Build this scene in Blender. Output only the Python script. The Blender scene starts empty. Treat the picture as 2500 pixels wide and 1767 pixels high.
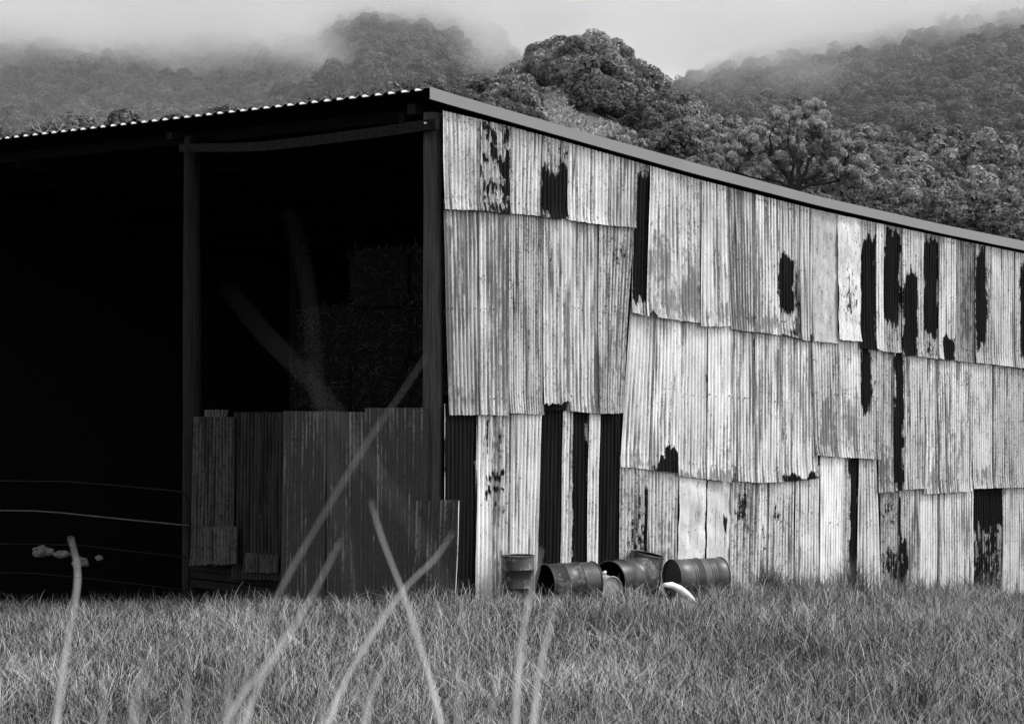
import bpy, bmesh, math, random
import numpy as np
from mathutils import Vector, Matrix, noise as mnoise

random.seed(7)
rng = np.random.default_rng(7)
scene = bpy.context.scene
COL = scene.collection

# ------------------------------------------------------------------ camera
F = 5500.0            # focal length in photo pixels (photo 2500 x 1767)
CAMZ = 3.2
HOR = 865.0
cam_d = bpy.data.cameras.new("camera")
cam = bpy.data.objects.new("camera", cam_d)
COL.objects.link(cam)
cam.location = (0, 0, CAMZ)
cam.rotation_euler = (math.radians(90), 0, 0)
cam_d.sensor_fit = 'HORIZONTAL'
cam_d.sensor_width = 36
cam_d.lens = F / 2500 * 36
cam_d.shift_y = -(883.5 - HOR) / 2500
cam_d.clip_start = 0.1
cam_d.clip_end = 6000
cam_d.dof.use_dof = True
cam_d.dof.focus_distance = 30.0
cam_d.dof.aperture_fstop = 7.0
scene.camera = cam

# ------------------------------------------------------------------ world, sun
SUN_EL = math.radians(50)
SUN_AZ = math.radians(84)      # direction the light comes from, clockwise from +Y
world = bpy.data.worlds.new("World")
scene.world = world
world.use_nodes = True
wn = world.node_tree
wn.nodes.clear()
sky = wn.nodes.new('ShaderNodeTexSky')
sky.sky_type = 'NISHITA'
sky.sun_disc = False
sky.sun_elevation = SUN_EL
sky.sun_rotation = SUN_AZ
sky.air_density = 2.5
sky.dust_density = 1.0
bw = wn.nodes.new('ShaderNodeRGBToBW')
bg = wn.nodes.new('ShaderNodeBackground')
bg.inputs['Strength'].default_value = 0.15
wo = wn.nodes.new('ShaderNodeOutputWorld')
wn.links.new(sky.outputs[0], bw.inputs[0])
wn.links.new(bw.outputs[0], bg.inputs['Color'])
wn.links.new(bg.outputs[0], wo.inputs['Surface'])

sun_d = bpy.data.lights.new("sun", 'SUN')
sun = bpy.data.objects.new("sun", sun_d)
COL.objects.link(sun)
sun_d.energy = 1.5
sun_d.angle = math.radians(11)
sdir = Vector((math.sin(SUN_AZ) * math.cos(SUN_EL), math.cos(SUN_AZ) * math.cos(SUN_EL), math.sin(SUN_EL)))
sun.rotation_euler = sdir.to_track_quat('Z', 'Y').to_euler()

scene.view_settings.view_transform = 'Standard'
scene.view_settings.look = 'None'
scene.view_settings.gamma = 1
scene.view_settings.exposure = 0.85
scene.view_settings.use_curve_mapping = False

cy = scene.cycles
scene.render.engine = 'CYCLES'
cy.use_denoising = True
cy.denoiser = 'OPENIMAGEDENOISE'
cy.max_bounces = 14
cy.diffuse_bounces = 3
cy.glossy_bounces = 2
cy.transmission_bounces = 2
cy.transparent_max_bounces = 8
cy.volume_bounces = 14
cy.volume_step_rate = 1.0
cy.volume_max_steps = 128

# ------------------------------------------------------------------ geometry of the place
C0 = Vector((-0.936, 29.4))           # front corner of the shed (plan)
DS = Vector((0.690, 0.7238)).normalized()     # along the side wall, away from us
DT = Vector((-0.7238, 0.690)).normalized()    # along the open front, to the left


def P(s, t, z):
    q = C0 + DS * s + DT * t
    return Vector((q.x, q.y, z))


def side_st(x, y, off=0.0):
    """photo point -> (s, z) on the side wall plane pushed outward by off."""
    X = x - 1250.0
    o = C0 - DT * off
    s = (X * o.y - F * o.x) / (F * DS.x - X * DS.y)
    z = CAMZ + (HOR - y) / F * (o.y + s * DS.y)
    return s, z


def front_tz(x, y, off=0.0):
    X = x - 1250.0
    o = C0 - DS * off
    t = (X * o.y - F * o.x) / (F * DT.x - X * DT.y)
    z = CAMZ + (HOR - y) / F * (o.y + t * DT.y)
    return t, z


def at(x, y, Y):
    return Vector(((x - 1250) / F * Y, Y, CAMZ + (HOR - y) / F * Y))


def proj(v):
    return 1250 + v[0] / v[1] * F, HOR - (v[2] - CAMZ) / v[1] * F


def sst(e0, e1, v):
    v = np.clip((v - e0) / (e1 - e0), 0, 1)
    return v * v * (3 - 2 * v)


def ground(X, Y):
    X = np.asarray(X, float); Y = np.asarray(Y, float)
    dx = X - C0.x; dy = Y - C0.y
    s = dx * DS.x + dy * DS.y
    t = dx * DT.x + dy * DT.y
    z = -0.09 - 0.080 * np.clip(s - 1.8, 0, 30) - 0.086 * np.clip(t, 0, 30)
    # foreground rises gently, then the bank the photographer stands on
    near = 1.62 * sst(15, 4.5, Y)
    roll = 0.05 * np.sin(X * 0.9 + 1.3) * np.cos(Y * 0.7) + 0.03 * np.sin(X * 2.3) * np.sin(Y * 1.9)
    return z * sst(4, 24, Y) + 0.010 * np.clip(29 - Y, 0, 14) + near + roll * sst(3, 10, Y)


# ------------------------------------------------------------------ helpers
def tag(o, label=None, cat=None, group=None, kind=None):
    if label: o['label'] = label
    if cat: o['category'] = cat
    if group: o['group'] = group
    if kind: o['kind'] = kind
    return o


def link(name, mesh, mat=None, parent=None, smooth=False):
    if mat is not None and len(mesh.materials) == 0:
        mesh.materials.append(mat)
    o = bpy.data.objects.new(name, mesh)
    COL.objects.link(o)
    if parent is not None:
        o.parent = parent
    if smooth:
        mesh.polygons.foreach_set('use_smooth', [True] * len(mesh.polygons))
    return o


def empty(name, loc=(0, 0, 0), rz=0):
    o = bpy.data.objects.new(name, None)
    o.location = loc
    o.rotation_euler = (0, 0, rz)
    o.empty_display_size = 0.1
    COL.objects.link(o)
    return o


def np_mesh(name, co, faces, smooth=False):
    """co (n,3), faces (m,k) all the same k."""
    me = bpy.data.meshes.new(name)
    co = np.asarray(co, np.float32); faces = np.asarray(faces, np.int32)
    n, (m, k) = len(co), faces.shape
    me.vertices.add(n); me.loops.add(m * k); me.polygons.add(m)
    me.vertices.foreach_set('co', co.ravel())
    me.loops.foreach_set('vertex_index', faces.ravel())
    me.polygons.foreach_set('loop_start', np.arange(0, m * k, k, dtype=np.int32))
    me.polygons.foreach_set('loop_total', np.full(m, k, np.int32))
    if smooth:
        me.polygons.foreach_set('use_smooth', np.ones(m, bool))
    me.update(calc_edges=True)
    return me


def bm_mesh(name, bm):
    bmesh.ops.recalc_face_normals(bm, faces=bm.faces)
    me = bpy.data.meshes.new(name)
    bm.to_mesh(me)
    bm.free()
    return me


def add_prism(bm, quad_a, quad_b):
    """box from two facing quads of Vectors."""
    a = [bm.verts.new(v) for v in quad_a]
    b = [bm.verts.new(v) for v in quad_b]
    bm.faces.new(a); bm.faces.new(list(reversed(b)))
    for i in range(4):
        j = (i + 1) % 4
        bm.faces.new((a[j], a[i], b[i], b[j]))


def add_box_st(bm, s0, s1, t0, t1, z0, z1):
    add_prism(bm, [P(s0, t0, z0), P(s1, t0, z0), P(s1, t1, z0), P(s0, t1, z0)],
              [P(s0, t0, z1), P(s1, t0, z1), P(s1, t1, z1), P(s0, t1, z1)])


def tube(bm, pts, radii, seg=8, cap=True):
    pts = [Vector(p) for p in pts]
    if not hasattr(radii, '__len__'):
        radii = [radii] * len(pts)
    rings = []
    up = Vector((0.13, 0.07, 1)).normalized()
    for i, p in enumerate(pts):
        d = (pts[min(i + 1, len(pts) - 1)] - pts[max(i - 1, 0)]).normalized()
        a = d.cross(up)
        if a.length < 0.05:
            a = d.cross(Vector((1, 0, 0)))
        a.normalize(); b = d.cross(a)
        rings.append([bm.verts.new(p + (a * math.cos(2 * math.pi * k / seg) + b * math.sin(2 * math.pi * k / seg)) * radii[i]) for k in range(seg)])
    for i in range(len(rings) - 1):
        for k in range(seg):
            bm.faces.new((rings[i][k], rings[i][(k + 1) % seg], rings[i + 1][(k + 1) % seg], rings[i + 1][k]))
    if cap:
        bm.faces.new(rings[0]); bm.faces.new(list(reversed(rings[-1])))
    return rings


def lathe(bm, prof, seg=40):
    """prof list of (r, z) -> revolve round Z."""
    rings = []
    for r, z in prof:
        rings.append([bm.verts.new((r * math.cos(2 * math.pi * k / seg), r * math.sin(2 * math.pi * k / seg), z)) for k in range(seg)])
    for i in range(len(rings) - 1):
        for k in range(seg):
            bm.faces.new((rings[i][k], rings[i][(k + 1) % seg], rings[i + 1][(k + 1) % seg], rings[i + 1][k]))
    return rings


# ------------------------------------------------------------------ materials
class NT:
    def __init__(self, name):
        self.m = bpy.data.materials.new(name)
        self.m.use_nodes = True
        self.t = self.m.node_tree
        self.t.nodes.clear()
        self.out = self.t.nodes.new('ShaderNodeOutputMaterial')
        self.b = self.t.nodes.new('ShaderNodeBsdfPrincipled')
        self.t.links.new(self.b.outputs[0], self.out.inputs['Surface'])

    def n(self, typ, **kw):
        nd = self.t.nodes.new(typ)
        for k, v in kw.items():
            setattr(nd, k, v)
        return nd

    def l(self, a, b):
        self.t.links.new(a, b)

    def val(self, v):
        nd = self.n('ShaderNodeValue'); nd.outputs[0].default_value = v
        return nd.outputs[0]

    def math(self, op, a, b=None, c=None, clamp=False):
        nd = self.n('ShaderNodeMath', operation=op, use_clamp=clamp)
        for i, v in enumerate((a, b, c)):
            if v is None: continue
            if isinstance(v, (int, float)): nd.inputs[i].default_value = v
            else: self.l(v, nd.inputs[i])
        return nd.outputs[0]

    def noise(self, vec, scale=1.0, detail=3.0, rough=0.55, stretch=None):
        if stretch is not None:
            mp = self.n('ShaderNodeMapping')
            mp.inputs['Scale'].default_value = stretch
            self.l(vec, mp.inputs[0]); vec = mp.outputs[0]
        nd = self.n('ShaderNodeTexNoise')
        nd.inputs['Scale'].default_value = scale
        nd.inputs['Detail'].default_value = detail
        nd.inputs['Roughness'].default_value = rough
        self.l(vec, nd.inputs['Vector'])
        return nd.outputs[0]

    def ramp(self, v, lo, hi):
        nd = self.n('ShaderNodeMapRange', interpolation_type='SMOOTHSTEP')
        nd.inputs['From Min'].default_value = lo
        nd.inputs['From Max'].default_value = hi
        self.l(v, nd.inputs['Value'])
        return nd.outputs[0]

    def mix(self, f, a, b):
        nd = self.n('ShaderNodeMix', data_type='FLOAT')
        for v, i in ((f, nd.inputs[0]), (a, nd.inputs[2]), (b, nd.inputs[3])):
            if isinstance(v, (int, float)): i.default_value = v
            else: self.l(v, i)
        return nd.outputs[0]

    def objattr(self, name):
        nd = self.n('ShaderNodeAttribute', attribute_type='OBJECT', attribute_name=name)
        return nd.outputs['Fac']

    def color(self, v):
        if isinstance(v, (int, float)):
            self.b.inputs['Base Color'].default_value = (v, v, v, 1)
        else:
            self.l(v, self.b.inputs['Base Color'])

    def bump(self, h, strength=0.3, dist=0.01):
        nd = self.n('ShaderNodeBump')
        nd.inputs['Strength'].default_value = strength
        nd.inputs['Distance'].default_value = dist
        self.l(h, nd.inputs['Height'])
        self.l(nd.outputs[0], self.b.inputs['Normal'])


def mat_simple(name, v, rough=0.8, spec=0.3, var=0.3, scale=6.0, stretch=(1, 1, 1), bump=0.0, metal=0.0):
    m = NT(name)
    tc = m.n('ShaderNodeTexCoord')
    n1 = m.noise(tc.outputs['Object'], scale, 5, 0.6, stretch)
    f = m.math('MULTIPLY_ADD', m.math('SUBTRACT', n1, 0.5), 2 * var * 1.8, 1.0)
    m.color(m.math('MULTIPLY', f, v))
    m.b.inputs['Roughness'].default_value = rough
    m.b.inputs['Specular IOR Level'].default_value = spec
    m.b.inputs['Metallic'].default_value = metal
    if bump:
        m.bump(n1, bump, 0.02)
    return m.m


def make_sheet_mat():
    m = NT('weathered corrugated iron')
    uv = m.n('ShaderNodeUVMap').outputs[0]
    seed = m.objattr('seed')
    cmb = m.n('ShaderNodeCombineXYZ')
    m.l(m.math('MULTIPLY', seed, 13.7), cmb.inputs[0]); m.l(m.math('MULTIPLY', seed, 7.3), cmb.inputs[1]); m.l(seed, cmb.inputs[2])
    va = m.n('ShaderNodeVectorMath', operation='ADD')
    m.l(uv, va.inputs[0]); m.l(cmb.outputs[0], va.inputs[1])
    v = va.outputs[0]
    col = m.n('ShaderNodeVertexColor', layer_name='wear_and_shade')
    sep = m.n('ShaderNodeSeparateColor')
    m.l(col.outputs[0], sep.inputs[0])
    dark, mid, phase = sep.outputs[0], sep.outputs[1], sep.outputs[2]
    tone = m.objattr('tone'); streak = m.objattr('streak'); speck = m.objattr('speck')
    def wide(n, k=2.4):
        return m.math('MULTIPLY_ADD', m.math('SUBTRACT', n, 0.5), k, 0.5, True)
    n_str = wide(m.noise(v, 1.0, 4, 0.6, (27, 0.9, 1)))        # narrow vertical streaks
    n_wid = wide(m.noise(v, 1.0, 4, 0.6, (8.5, 0.7, 1)))       # wide vertical streaks
    n_fine = wide(m.noise(v, 1.0, 4, 0.7, (46, 26, 1)), 2.6)   # speckle
    n_big = wide(m.noise(v, 1.0, 4, 0.6, (3.0, 1.6, 1)))       # broad fading
    n_bl = wide(m.noise(v, 1.0, 5, 0.65, (15, 7, 1)))          # blotches
    # base zinc / faded paint, valley grime plus corrugation shading painted into the colour
    base = m.math('MULTIPLY', tone, m.math('MULTIPLY_ADD', n_big, 0.40, 0.78))
    base = m.math('MULTIPLY', base, m.math('MULTIPLY_ADD', n_fine, 0.26, 0.86))
    base = m.math('MULTIPLY', base, m.math('MULTIPLY_ADD', n_str, 0.34, 0.78))
    base = m.math('MULTIPLY', base, m.math('MULTIPLY_ADD', phase, 0.34, 0.80))  # painted relief: valleys darkened, ridges lightened
    # rust streaks
    sm = m.math('ADD', m.math('MULTIPLY', n_str, 0.46), m.math('MULTIPLY', n_wid, 0.72))
    sm = m.math('ADD', sm, m.math('MULTIPLY_ADD', phase, -0.26, 0.13))
    sm = m.math('ADD', sm, m.math('MULTIPLY_ADD', n_fine, 0.24, -0.12))
    sm = m.math('ADD', sm, m.math('MULTIPLY_ADD', streak, 0.62, -0.31))
    smask = m.ramp(sm, 0.50, 0.80)
    base = m.mix(m.math('MULTIPLY', smask, 0.92), base, m.math('MULTIPLY', tone, 0.22))
    # heavier, nearly black runs inside the widest streaks
    hv = m.math('ADD', m.math('MULTIPLY', n_wid, 0.6), m.math('MULTIPLY', n_big, 0.35))
    hv = m.math('ADD', hv, m.math('MULTIPLY_ADD', n_str, 0.30, m.math('MULTIPLY', n_fine, 0.14)))
    hv = m.math('ADD', hv, m.math('MULTIPLY_ADD', streak, 0.3, -0.15))
    base = m.mix(m.math('MULTIPLY', m.ramp(hv, 0.84, 1.16), 0.85), base, 0.04)
    # speckled rust
    sp = m.math('ADD', m.math('MULTIPLY', n_fine, 0.5), m.math('MULTIPLY', n_bl, 0.5))
    spm = m.ramp(m.math('ADD', sp, m.math('MULTIPLY_ADD', speck, 0.6, -0.20)), 0.58, 0.80)
    base = m.mix(m.math('MULTIPLY', spm, 0.75), base, m.math('MULTIPLY', tone, 0.16))
    # mid grey areas
    md = m.math('ADD', mid, m.math('MULTIPLY_ADD', n_bl, 0.5, -0.25))
    md = m.math('ADD', md, m.math('MULTIPLY_ADD', n_str, 0.5, -0.25))
    md = m.math('ADD', md, m.math('MULTIPLY_ADD', n_big, 0.45, -0.26))
    md = m.math('ADD', md, m.math('MULTIPLY', dark, 0.42))
    mm = m.ramp(md, 0.28, 0.58)
    base = m.mix(m.math('MULTIPLY', mm, 0.85), base, m.math('MULTIPLY', tone, m.math('MULTIPLY_ADD', n_fine, 0.22, 0.14)))
    # tar-black paint
    dk = m.math('ADD', dark, m.math('MULTIPLY_ADD', n_str, 0.42, -0.21))
    dk = m.math('ADD', dk, m.math('MULTIPLY_ADD', n_bl, 0.50, -0.25))
    dk = m.math('ADD', dk, m.math('MULTIPLY_ADD', n_fine, 0.24, -0.12))
    dk = m.math('ADD', dk, m.math('MULTIPLY_ADD', phase, 0.12, -0.06))
    dk = m.math('ADD', dk, m.math('MULTIPLY_ADD', n_big, 0.34, -0.17))
    dm = m.ramp(dk, 0.42, 0.66)
    base = m.mix(dm, base, m.math('MULTIPLY_ADD', n_str, 0.014, m.math('MULTIPLY', phase, 0.006)))
    m.color(base)
    m.b.inputs['Roughness'].default_value = 0.7
    m.b.inputs['Specular IOR Level'].default_value = 0.03
    h = m.math('ADD', m.math('MULTIPLY', n_bl, 0.6), m.math('MULTIPLY', n_fine, 0.3))
    m.bump(h, 0.35, 0.012)
    return m.m


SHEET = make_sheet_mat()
M_FASCIA = mat_simple('pressed steel barge capping', 0.21, 0.45, 0.4, 0.12, 0.6, (1, 1, 1))
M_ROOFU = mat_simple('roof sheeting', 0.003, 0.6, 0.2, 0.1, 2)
M_ROOFLIP = mat_simple('bright galvanised lip', 0.75, 0.4, 0.5, 0.1, 3)
M_LOG2 = mat_simple('pale weathered log timber', 0.045, 0.9, 0.1, 0.75, 1.0, (38, 38, 1.6), 0.8)
M_LOG = mat_simple('grey split log timber', 0.016, 0.9, 0.03, 0.75, 1.0, (38, 38, 1.6), 0.8)
M_BEAM = mat_simple('dark sawn timber', 0.012, 0.9, 0.03, 0.7, 1.0, (30, 30, 12), 0.6)
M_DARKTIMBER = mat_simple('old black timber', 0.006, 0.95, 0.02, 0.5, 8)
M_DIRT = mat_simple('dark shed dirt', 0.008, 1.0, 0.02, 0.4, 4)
M_GATE2 = mat_simple('worn bright tube', 0.05, 0.6, 0.1, 0.5, 5)
M_GATE = mat_simple('dull galvanised tube', 0.008, 0.7, 0.03, 0.3, 5)
M_SACK = mat_simple('crumpled pale sacking', 0.12, 0.8, 0.2, 0.4, 9, (1, 1, 1), 0.6)
M_WHITE = mat_simple('white plastic pipe', 0.85, 0.5, 0.4, 0.12, 20)
M_NAIL = mat_simple('nail head', 0.02, 0.8, 0.2, 0.1, 5)
M_BARK = mat_simple('gum bark', 0.035, 0.9, 0.1, 0.5, 3, (4, 4, 1))
M_BARKPALE = mat_simple('pale dead branch', 0.35, 0.9, 0.1, 0.4, 3)


def make_drum_mat(name, base_v, patch_v, patch_lo):
    m = NT(name)
    tc = m.n('ShaderNodeTexCoord').outputs['Object']
    sd = m.objattr('seed')
    va = m.n('ShaderNodeVectorMath', operation='ADD')
    cmb = m.n('ShaderNodeCombineXYZ')
    m.l(sd, cmb.inputs[0]); m.l(sd, cmb.inputs[2])
    m.l(tc, va.inputs[0]); m.l(cmb.outputs[0], va.inputs[1])
    v = va.outputs[0]
    n1 = m.noise(v, 4.0, 6, 0.7)
    n2 = m.noise(v, 24.0, 4, 0.6)
    base = m.math('MULTIPLY', m.math('MULTIPLY_ADD', n2, 0.9, 0.5), base_v)
    s = m.math('ADD', m.math('MULTIPLY', n1, 0.8), m.math('MULTIPLY', n2, 0.25))
    base = m.mix(m.ramp(s, patch_lo, patch_lo + 0.05), base, m.math('MULTIPLY_ADD', n2, patch_v * 0.8, patch_v * 0.5))
    m.color(base)
    m.b.inputs['Roughness'].default_value = 0.42
    m.b.inputs['Specular IOR Level'].default_value = 0.45
    m.bump(n2, 0.12, 0.01)
    return m.m


M_DRUM = make_drum_mat('rusted dark drum paint', 0.03, 0.13, 0.57)
M_DRUM_GREY = make_drum_mat('dull grey drum paint', 0.07, 0.15, 0.62)
M_DRUM_IN = mat_simple('dark drum interior', 0.008, 0.9, 0.1, 0.5, 12)  # near-black tone for drum linings and bases
M_CAN = mat_simple('pale rusty tin', 0.30, 0.7, 0.2, 0.45, 12)


def make_leaf_mat(name, v, var=0.5, attr=False, trans=0.25):
    m = NT(name)
    oi = m.n('ShaderNodeObjectInfo')
    f = m.math('MULTIPLY_ADD', oi.outputs['Random'], var, 1 - var * 0.5)
    base = m.math('MULTIPLY', f, v)
    at_ = m.n('ShaderNodeAttribute', attribute_type='GEOMETRY', attribute_name='tone')
    base = m.math('MULTIPLY', base, at_.outputs['Fac'])
    m.color(base)
    m.b.inputs['Roughness'].default_value = 0.6
    m.b.inputs['Specular IOR Level'].default_value = 0.25
    if trans:
        tr = m.n('ShaderNodeBsdfTranslucent')
        m.l(base, tr.inputs[0])
        mx = m.n('ShaderNodeMixShader')
        mx.inputs[0].default_value = trans
        m.l(m.b.outputs[0], mx.inputs[1]); m.l(tr.outputs[0], mx.inputs[2])
        m.l(mx.outputs[0], m.out.inputs['Surface'])
    return m.m


M_LEAF = make_leaf_mat('gum leaves', 0.085, 0.95)
M_LEAF_MID = make_leaf_mat('knoll gum leaves', 0.17, 0.8)
M_LEAF_NEAR = make_leaf_mat('near gum leaves', 0.32, 0.2)
M_GRASS = make_leaf_mat('grass blades', 1.0, 0.0, trans=0.3)
M_STALK = make_leaf_mat('pale grass stalk', 0.88, 0.15, trans=0.15)
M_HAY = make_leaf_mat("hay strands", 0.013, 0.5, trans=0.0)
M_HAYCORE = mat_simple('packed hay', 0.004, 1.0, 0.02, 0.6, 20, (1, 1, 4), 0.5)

m_ = NT('pasture ground')
tc_ = m_.n('ShaderNodeTexCoord').outputs['Object']
a_ = m_.noise(tc_, 0.5, 6, 0.65); b_ = m_.noise(tc_, 9.0, 4, 0.6)
m_.color(m_.math('MULTIPLY', m_.math('MULTIPLY_ADD', a_, 0.08, 0.0), m_.math('MULTIPLY_ADD', b_, 1.2, 0.3)))
m_.b.inputs['Roughness'].default_value = 1.0
m_.b.inputs['Specular IOR Level'].default_value = 0.05
M_GROUND = m_.m

m_ = NT('hillside ground')
tc_ = m_.n('ShaderNodeTexCoord').outputs['Object']
a_ = m_.noise(tc_, 0.03, 6, 0.65); b_ = m_.noise(tc_, 1.6, 6, 0.8)
cl_ = m_.n('ShaderNodeAttribute', attribute_type='GEOMETRY', attribute_name='clear').outputs['Fac']
low_ = m_.math('MULTIPLY_ADD', a_, 0.03, 0.01)
hi_ = m_.math('MULTIPLY', m_.math('MULTIPLY_ADD', b_, 2.0, -0.2), 0.26)
m_.color(m_.mix(cl_, low_, hi_))
m_.b.inputs['Roughness'].default_value = 1.0
m_.b.inputs['Specular IOR Level'].default_value = 0.05
M_HILL = m_.m

# ------------------------------------------------------------------ ground sheet
xs = np.concatenate([np.linspace(-600, -30, 20)[:-1], np.linspace(-30, 30, 121), np.linspace(30, 600, 20)[1:]])
ys = np.concatenate([np.linspace(-60, 0, 7)[:-1], np.linspace(0, 45, 91), np.linspace(45, 240, 28)[1:]])
GX, GY = np.meshgrid(xs, ys)
GZ = ground(GX, GY)
co = np.stack([GX, GY, GZ], -1).reshape(-1, 3)
nx, ny = len(xs), len(ys)
ii = (np.arange(ny - 1)[:, None] * nx + np.arange(nx - 1)[None]).ravel()
fc = np.stack([ii, ii + 1, ii + nx + 1, ii + nx], -1)
g = link('ground', np_mesh('ground', co, fc, True), M_GROUND)
tag(g, 'grassy paddock ground sloping gently away below the shed', kind='structure')

# ------------------------------------------------------------------ hills
def curve(pts):
    a = np.array(pts, float)
    return lambda x: np.interp(x, a[:, 0], a[:, 1])


yA = curve([(-600, 440), (0, 420), (500, 390), (1000, 350), (1400, 370), (1700, 440), (2000, 530), (2416, 620), (3000, 680)])
yB = curve([(-600, 480), (0, 470), (500, 430), (800, 370), (1000, 310), (1150, 290), (1220, 285), (1280, 235), (1330, 185), (1370, 165), (1430, 172),
            (1500, 215), (1560, 245), (1620, 310), (1700, 360), (1800, 400), (2000, 430), (2416, 430), (3000, 430)])
yC = curve([(-600, 330), (0, 310), (200, 300), (400, 300), (480, 312), (560, 300), (620, 280), (700, 245), (760, 230), (830, 165), (880, 130), (1000, 120),
            (1100, 145), (1160, 200), (1300, 235), (1450, 290), (1600, 320), (1650, 280), (1700, 258), (1800, 275), (1850, 245), (1950, 225),
            (2050, 215), (2130, 205), (2200, 185), (2300, 170), (2416, 140), (2600, 90), (3000, 40)])
RK = [230, 330, 520, 640, 950, 1060, 1500, 1700]


yD = curve([(-600, 60), (300, 90), (600, 110), (800, 60), (900, 0), (1200, 60), (1350, 260), (1500, 330), (1620, 250), (1750, 175), (1950, 120), (2200, 70), (2500, 0), (3000, 0)])


def hill_z(xp, r):
    """height of the terrain at bearing xp (photo px) and distance r (Y)."""
    xp = np.asarray(xp, float); r = np.asarray(r, float)
    a, b, c = yA(xp), yB(xp), yC(xp)
    k0 = np.full_like(xp, 850.0)
    yk = [k0, a, b, np.maximum(b + 25, np.minimum(b + 40, c + 90)), c, c + 8, yD(xp), yD(xp) + 120]
    zk = [CAMZ + (HOR - y) / F * R for y, R in zip(yk, RK)]
    z = zk[0].copy()
    for i in range(len(RK) - 1):
        f = np.clip((r - RK[i]) / (RK[i + 1] - RK[i]), 0, 1)
        f = f if i in (0,) else f
        z = np.where(r > RK[i], zk[i] + (zk[i + 1] - zk[i]) * f, z)
    X = (xp - 1250) / F * r
    z = z + (np.sin(X * 0.05 + r * 0.021) * 2.0 + np.sin(X * 0.11 - r * 0.05) * 1.2) * sst(620, 900, r)
    return z


CLEAR = [(1312, 222), (1400, 206), (1380, 258), (1412, 284), (1485, 300), (1570, 340), (1450, 350), (1328, 306), (1330, 262)]


def in_poly(x, y, poly):
    c = False
    n = len(poly)
    for i in range(n):
        x0, y0 = poly[i]; x1, y1 = poly[i - 1]
        if (y0 > y) != (y1 > y) and x < (x1 - x0) * (y - y0) / (y1 - y0) + x0:
            c = not c
    return c


xp = np.linspace(-900, 3400, 480)
rr = np.concatenate([np.linspace(230, 330, 20)[:-1], np.linspace(330, 640, 150), np.linspace(660, 1700, 70)])
XP, RR = np.meshgrid(xp, rr)
HZ = hill_z(XP, RR)
HX = (XP - 1250) / F * RR
co = np.stack([HX, RR, HZ - 0.3], -1).reshape(-1, 3)
nx, ny = len(xp), len(rr)
ii = (np.arange(ny - 1)[:, None] * nx + np.arange(nx - 1)[None]).ravel()
fc = np.stack([ii, ii + 1, ii + nx + 1, ii + nx], -1)
hm = np_mesh('hills', co, fc, True)
px_, py_ = XP.ravel(), HOR - (HZ.ravel() - CAMZ) / RR.ravel() * F
clr = np.array([1.0 if (r < 560 and in_poly(x, y, CLEAR)) else 0.0 for x, y, r in zip(px_, py_, RR.ravel())], np.float32)
at_ = hm.attributes.new('clear', 'FLOAT', 'POINT'); at_.data.foreach_set('value', clr)
h = link('hills', hm, M_HILL)
tag(h, 'steep forested hills rising into low cloud behind the shed, with a pale grassy clearing', kind='structure')


# ------------------------------------------------------------------ crowns
def leaf_cloud(centers, radii, per, size, flat=0.75, upw=0.25, aspect=0.5, seed=1, inner=0.15, droop=0.0):
    """leaf quads on the shells of clumps -> (co, faces, tone)."""
    rg = np.random.default_rng(seed)
    cos, tones = [], []
    for c, r in zip(centers, radii):
        n = per if not hasattr(per, '__call__') else per(r)
        d = rg.normal(size=(n, 3)); d[:, 2] += upw
        d /= np.linalg.norm(d, axis=1)[:, None]
        rad = r * (1 - inner * rg.random((n, 1)) ** 0.7 * 1.5)
        p = np.asarray(c) + d * rad * np.array([1, 1, flat])
        nrm = d + rg.normal(scale=0.33, size=(n, 3))
        nrm /= np.linalg.norm(nrm, axis=1)[:, None]
        tmp = rg.normal(size=(n, 3)) + np.array([0, 0, -droop])
        a = np.cross(nrm, tmp); a /= np.linalg.norm(a, axis=1)[:, None]
        b = np.cross(nrm, a)
        sz = size * (0.6 + 0.8 * rg.random((n, 1)))
        a = a * sz * aspect * 0.5; b = b * sz * 0.5
        cos.append(np.stack([p - b, p + a, p + b, p - a], 1).reshape(-1, 3))
        tones.append(np.repeat((0.65 + 0.7 * rg.random(n)) * rg.uniform(0.6, 1.35), 4))
    co = np.concatenate(cos)
    f = np.arange(len(co)).reshape(-1, 4)
    return co, f, np.concatenate(tones).astype(np.float32)


def cloud_mesh(name, co, f, tone, mat):
    me = np_mesh(name, co, f)
    a = me.attributes.new('tone', 'FLOAT', 'POINT'); a.data.foreach_set('value', tone)
    me.materials.append(mat)
    return me


def crown_proto(name, seed, lumps, H=1.0, W=1.0, per=130, size=0.06, cone=False):
    """unit crown: radius ~0.5, base at z 0.25, top about 1."""
    rg = np.random.default_rng(seed)
    cs, rs = [], []
    for i in range(lumps):
        th = i * 2.399 + rg.random() * 0.6
        u = (i + 0.5) / lumps
        ph = math.acos(1 - 1.35 * u)
        rad = 0.36 * W * (0.8 + 0.35 * rg.random())
        if cone:
            rad *= 0.35 + 0.75 * u
        c = np.array([math.cos(th) * math.sin(ph) * rad, math.sin(th) * math.sin(ph) * rad, 0.52 + 0.36 * H * math.cos(ph) * (0.85 + 0.3 * rg.random())])
        cs.append(c); rs.append(0.10 + 0.09 * rg.random())
    for i in range(lumps // 3):
        d = rg.normal(size=3) * 0.14
        cs.append(np.array([d[0], d[1], 0.52 + d[2]])); rs.append(0.2)
    co, f, t = leaf_cloud(cs, rs, per, size, 0.8, 0.45, 0.8, seed)
    return cloud_mesh(name, co, f, t, M_LEAF)


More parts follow.
